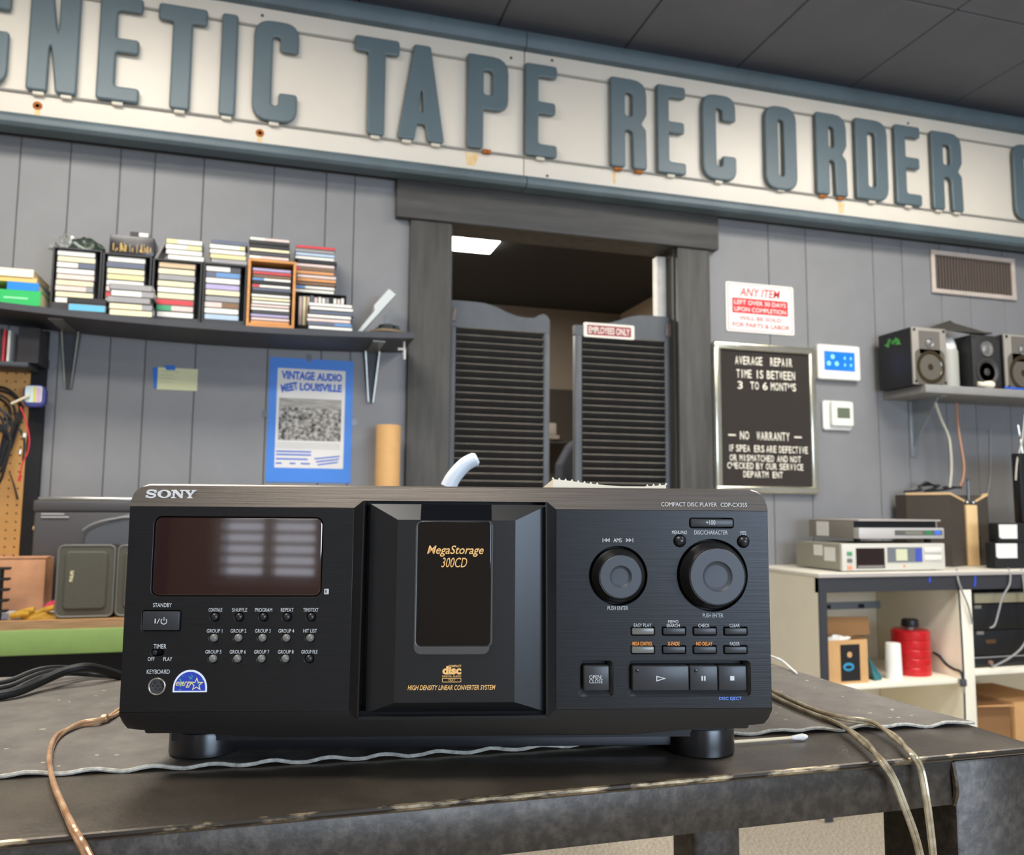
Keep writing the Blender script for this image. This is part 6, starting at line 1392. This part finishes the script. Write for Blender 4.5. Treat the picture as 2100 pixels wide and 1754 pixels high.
T.p('cabinet', MB().add([(xs8, 2.80, cz), (A.x, 2.65, cz), (xm_, YK, cz), (xm2, YK, cz), (B.x, 2.70, cz), (B.x, 2.86, cz), (xs8, 2.86, cz),
    (xs8, 2.80, zA-.008), (A.x, 2.65, zA-.008), (xm_, YK, zP-.008), (xm2, YK, zP-.008), (B.x, 2.70, zA-.008), (B.x, 2.86, zA-.008), (xs8, 2.86, zA-.008)],
    [(0, 1, 8, 7), (1, 2, 9, 8), (2, 3, 10, 9), (3, 4, 11, 10), (4, 5, 12, 11), (5, 6, 13, 12), (6, 0, 7, 13), (7, 8, 9, 10, 11, 12, 13), (6, 5, 4, 3, 2, 1, 0)]), bm_, smooth=False)
def rim_(a, b, za, zb2, off=.002, th=.009):
    d = Vector((b[0]-a[0], b[1]-a[1], 0)).normalized(); n = Vector((d.y, -d.x, 0))*off
    return MB().add([(a[0]+n.x, a[1]+n.y, za-th), (b[0]+n.x, b[1]+n.y, zb2-th), (b[0]+n.x, b[1]+n.y, zb2), (a[0]+n.x, a[1]+n.y, za), (a[0]-n.x*8, a[1]-n.y*8, za-th), (b[0]-n.x*8, b[1]-n.y*8, zb2-th), (b[0]-n.x*8, b[1]-n.y*8, zb2), (a[0]-n.x*8, a[1]-n.y*8, za)],
        [(0, 1, 2, 3), (7, 6, 5, 4), (3, 2, 6, 7), (0, 4, 5, 1), (0, 3, 7, 4), (1, 5, 6, 2)])
for p_, q_, za, zb2 in (((xs8, 2.80), (A.x, 2.65), zA, zA), ((A.x, 2.65), (xm_, YK), zA, zP), ((xm2, YK), (B.x, 2.70), zP, zA)): T.p('wood_top_rim', rim_(p_, q_, za, zb2), wm)
T.p('corner_post', MB().rbox(xm_-.001, xm2+.001, YK-.010, YK+.004, cz, onY(1990, 1036, YK).z, .003), wm)
zt_ = zP+.012
T.p('handle_slot', MB().add([(xm2+.006, YK-.0015, cz+.03), (xm2+.016, YK-.0015, cz+.03), (xm2+.016, YK-.0015, cz+.12), (xm2+.006, YK-.0015, cz+.12)], [(0, 1, 2, 3)]), blackm)
zp_ = onY(2003, 985, YK).z
T.p('post_rod', MB().tube([((xm_+xm2)/2, YK+.006, zt_-.012), ((xm_+xm2)/2+.002, YK+.006, zp_)], .0045, 8, 1).lathe([(.002, -.006), (.007, -.003), (.007, .003), (.002, .006)], ((xm_+xm2)/2+.002, YK+.006, zp_), 'z', 12), M('rod_dark', (90, 90, 90), .3, .6))
for s in (-1, 1): T.p('bolt', MB().lathe([(.007, 0), (.007, -.004), (.004, -.006)], ((xm_+xm2)/2+s*.015, YK-.004, onY(1992, 1031, YK).z), 'y', 12), chrome)
zw2 = zw+.0005
for i in range(3):
    x9 = xs8-.01+.012*i; w9 = B.x-xs8-.03
    pts = [(x9+.02, 2.82+.01*i, zw2+.005), (x9+.08, 2.815, zw2+.012), (x9+.12-.02*i, 2.81+.01*i, zw2+.045-.008*i), (x9+.16, 2.80, zw2+.02+.006*i), (x9+.10, 2.80+.012*i, zw2+.008), (x9+.20, 2.79+.012*i, zw2+.016), (x9+.2+.02*i, 2.80, zw2+.026), (xs8+w9-.01*i, 2.80+.01*i, zw2+.024)]
    single('cable_tangle', 'black cable tangled on top of the corner speaker, %s of three' % ['front', 'middle', 'rear'][i], 'cable', MB().tube(pts, .0038, 7, 5), cable_b, pts[0], 'tangled cables on the corner speaker')
drop('loose_cable', 'cream cable dropping from the right shelf to the corner speaker', [(1918, 826), (1930, 860), (1945, 895), (1950, 930), (1951, 965), (1948, 1000)], [2.72, 2.75, 2.76, 2.76, 2.76, 2.755], .0055, M('cord_cream', (188, 184, 168), .45))
drop('loose_cable', 'copper-coloured cable dropping from the right shelf to the corner speaker', [(1961, 826), (1964, 870), (1970, 910), (1977, 955), (1974, 985), (1968, 998)], [2.74, 2.77, 2.77, 2.76, 2.755, 2.75], .0048, M('cord_copper', (178, 128, 98), .4, .2))
drop('loose_cable', 'thin pale wire hanging down the wall right of the corner speaker', [(2032, 880), (2032, 950), (2030, 990), (2022, 1028)], [2.88, 2.88, 2.87, 2.86], .0018, M('cord_grey', (150, 148, 146)))
# black units with notes and a tall radio at the right edge
gx0 = unit_x(2041, 1140, YG+.03); gzt = onY(2060, 1113, YG+.03).z; gzt2 = onY(2070, 1073, YG+.03).z; gx2 = unit_x(2047, 1090, YG+.03)
for nm, a, zlo, zhi, npx in (('lower black component with a white paper note at the right end of the counter', gx0, cz, gzt, (2043, 2086, 1115, 1145)), ('upper black component with a white paper note at the right end of the counter', gx2, gzt, gzt2, (2049, 2086, 1076, 1105))):
    t = Thing('audio_component', nm, 'stereo', (a+.15, YG+.03, zlo), 'components at the counter end')
    t.p('casing', MB().rbox(a, a+.43, YG+.03, YG+.075, zlo+.0003, zhi-.0005, .003), blackm)
    n0, n1, n2, n3 = rect_on((npx[0], npx[2]), (npx[1], npx[2]), (npx[1], npx[3]), (npx[0], npx[3]), YG+.028)
    t.p('paper_note', MB().add([(n0, YG+.0285, n2+.006), (n0+.01, YG+.0285, n2), (n1, YG+.0285, n2), (n1+.002, YG+.0285, n3), (n0, YG+.0285, n3)], [(0, 1, 2, 3, 4)]), paper)
xr2 = unit_x(2094, 1000, YG+.034); zr2 = onY(2092, 930, YG+.05).z
t = Thing('portable_radio', 'tall black portable radio with a raised chrome antenna at the right edge', 'radio', (xr2+.1, YG+.08, gzt2))
t.p('radio_body', MB().rbox(xr2, xr2+.3, YG+.034, YG+.074, gzt2, zr2, .006), blackp)
t.p('dial', MB().lathe([(.014, 0), (.014, -.006), (.009, -.008)], (onY(2108, 998, YG+.034).x, YG+.034, onY(2108, 998, YG+.034).z), 'y', 20), chrome)
a = onY(2087, 872, YG+.06); b = onY(2104, 975, YG+.06)
t.p('antenna', MB().tube([tuple(a), tuple(b)], .0042, 8, 1), chrome)
drop('loose_cable', 'pale cable hanging behind the chrome antenna at the right edge', [(2102, 850), (2096, 905), (2086, 945), (2083, 985)], [2.545, 2.545, 2.543, 2.54], .0032, M('cord_cream', (188, 184, 168)))

# ------------------------------------------------------------------ back room details
lq = [onZ(*p, BZ-.03) for p in ((905, 482), (1025, 490), (1031, 497), (1012, 523), (905, 512))]
t = Thing('ceiling_light', 'glowing white light panel on the back room ceiling seen through the doorway', 'light', (lq[0].x+.1, lq[0].y, BZ))
lx0, lx1, ly0, ly1 = .42, (lq[1].x+lq[3].x)/2, lq[1].y, lq[3].y
t.p('diffuser', MB().rbox(lx0, lx1, ly0, ly1, BZ-.03, BZ-.001, .01, 2), M('back_light', (255, 252, 244), .5, emit=14))
area('back_room_light', ((lx0+lx1)/2, (ly0+ly1)/2, BZ-.036), (0, 0, 0), lx1-lx0-.05, ly1-ly0-.03, 58, (1, .95, .87))
q = onY(1160, 945, 4.4)
t = Thing('hanging_jacket', 'dark jacket hanging in the back room behind the gap between the saloon doors', 'jacket', (q.x, 4.4, q.z-.3))
jk = [(q.x-.055, q.z-.5, .02), (q.x+.10, q.z-.5, .02), (q.x+.11, q.z+.08, .03), (q.x+.05, q.z+.12, .02), (q.x+.01, q.z+.09, .02), (q.x-.05, q.z-.02, .03)]
t.p('cloth', MB().slab([rounded(jk)], 4.38, .08, .03, 3), M('jacket_dark', (30, 32, 40), .8, var=.2, scale=20, stretch=(6, 1, 1)))
t.p('hook_rail', MB().tube([(q.x-.2, 4.43, q.z+.1), (2.325, 4.43, q.z+.1)], .008, 8, 1), blackm)
q = onY(1135, 880, 5.0)
t = Thing('back_shelf', 'pale box shelf far back in the back room', 'shelf', (q.x, 5.2, q.z-.1))
t.p('box', MB().rbox(q.x-.3, q.x+.04, 5.05, 5.28, q.z-.035, q.z+.045, .01), M('pale_box', (150, 142, 132), .6)); t.p('board', MB().box(q.x-.3, q.x+.05, 5.03, 5.29, q.z-.06, q.z-.036), M('pale_board', (128, 118, 108), .6))
t.p('support', MB().box(q.x-.3, q.x-.26, 5.1, 5.28, 0, q.z-.06), M('pale_board', (128, 118, 108)))
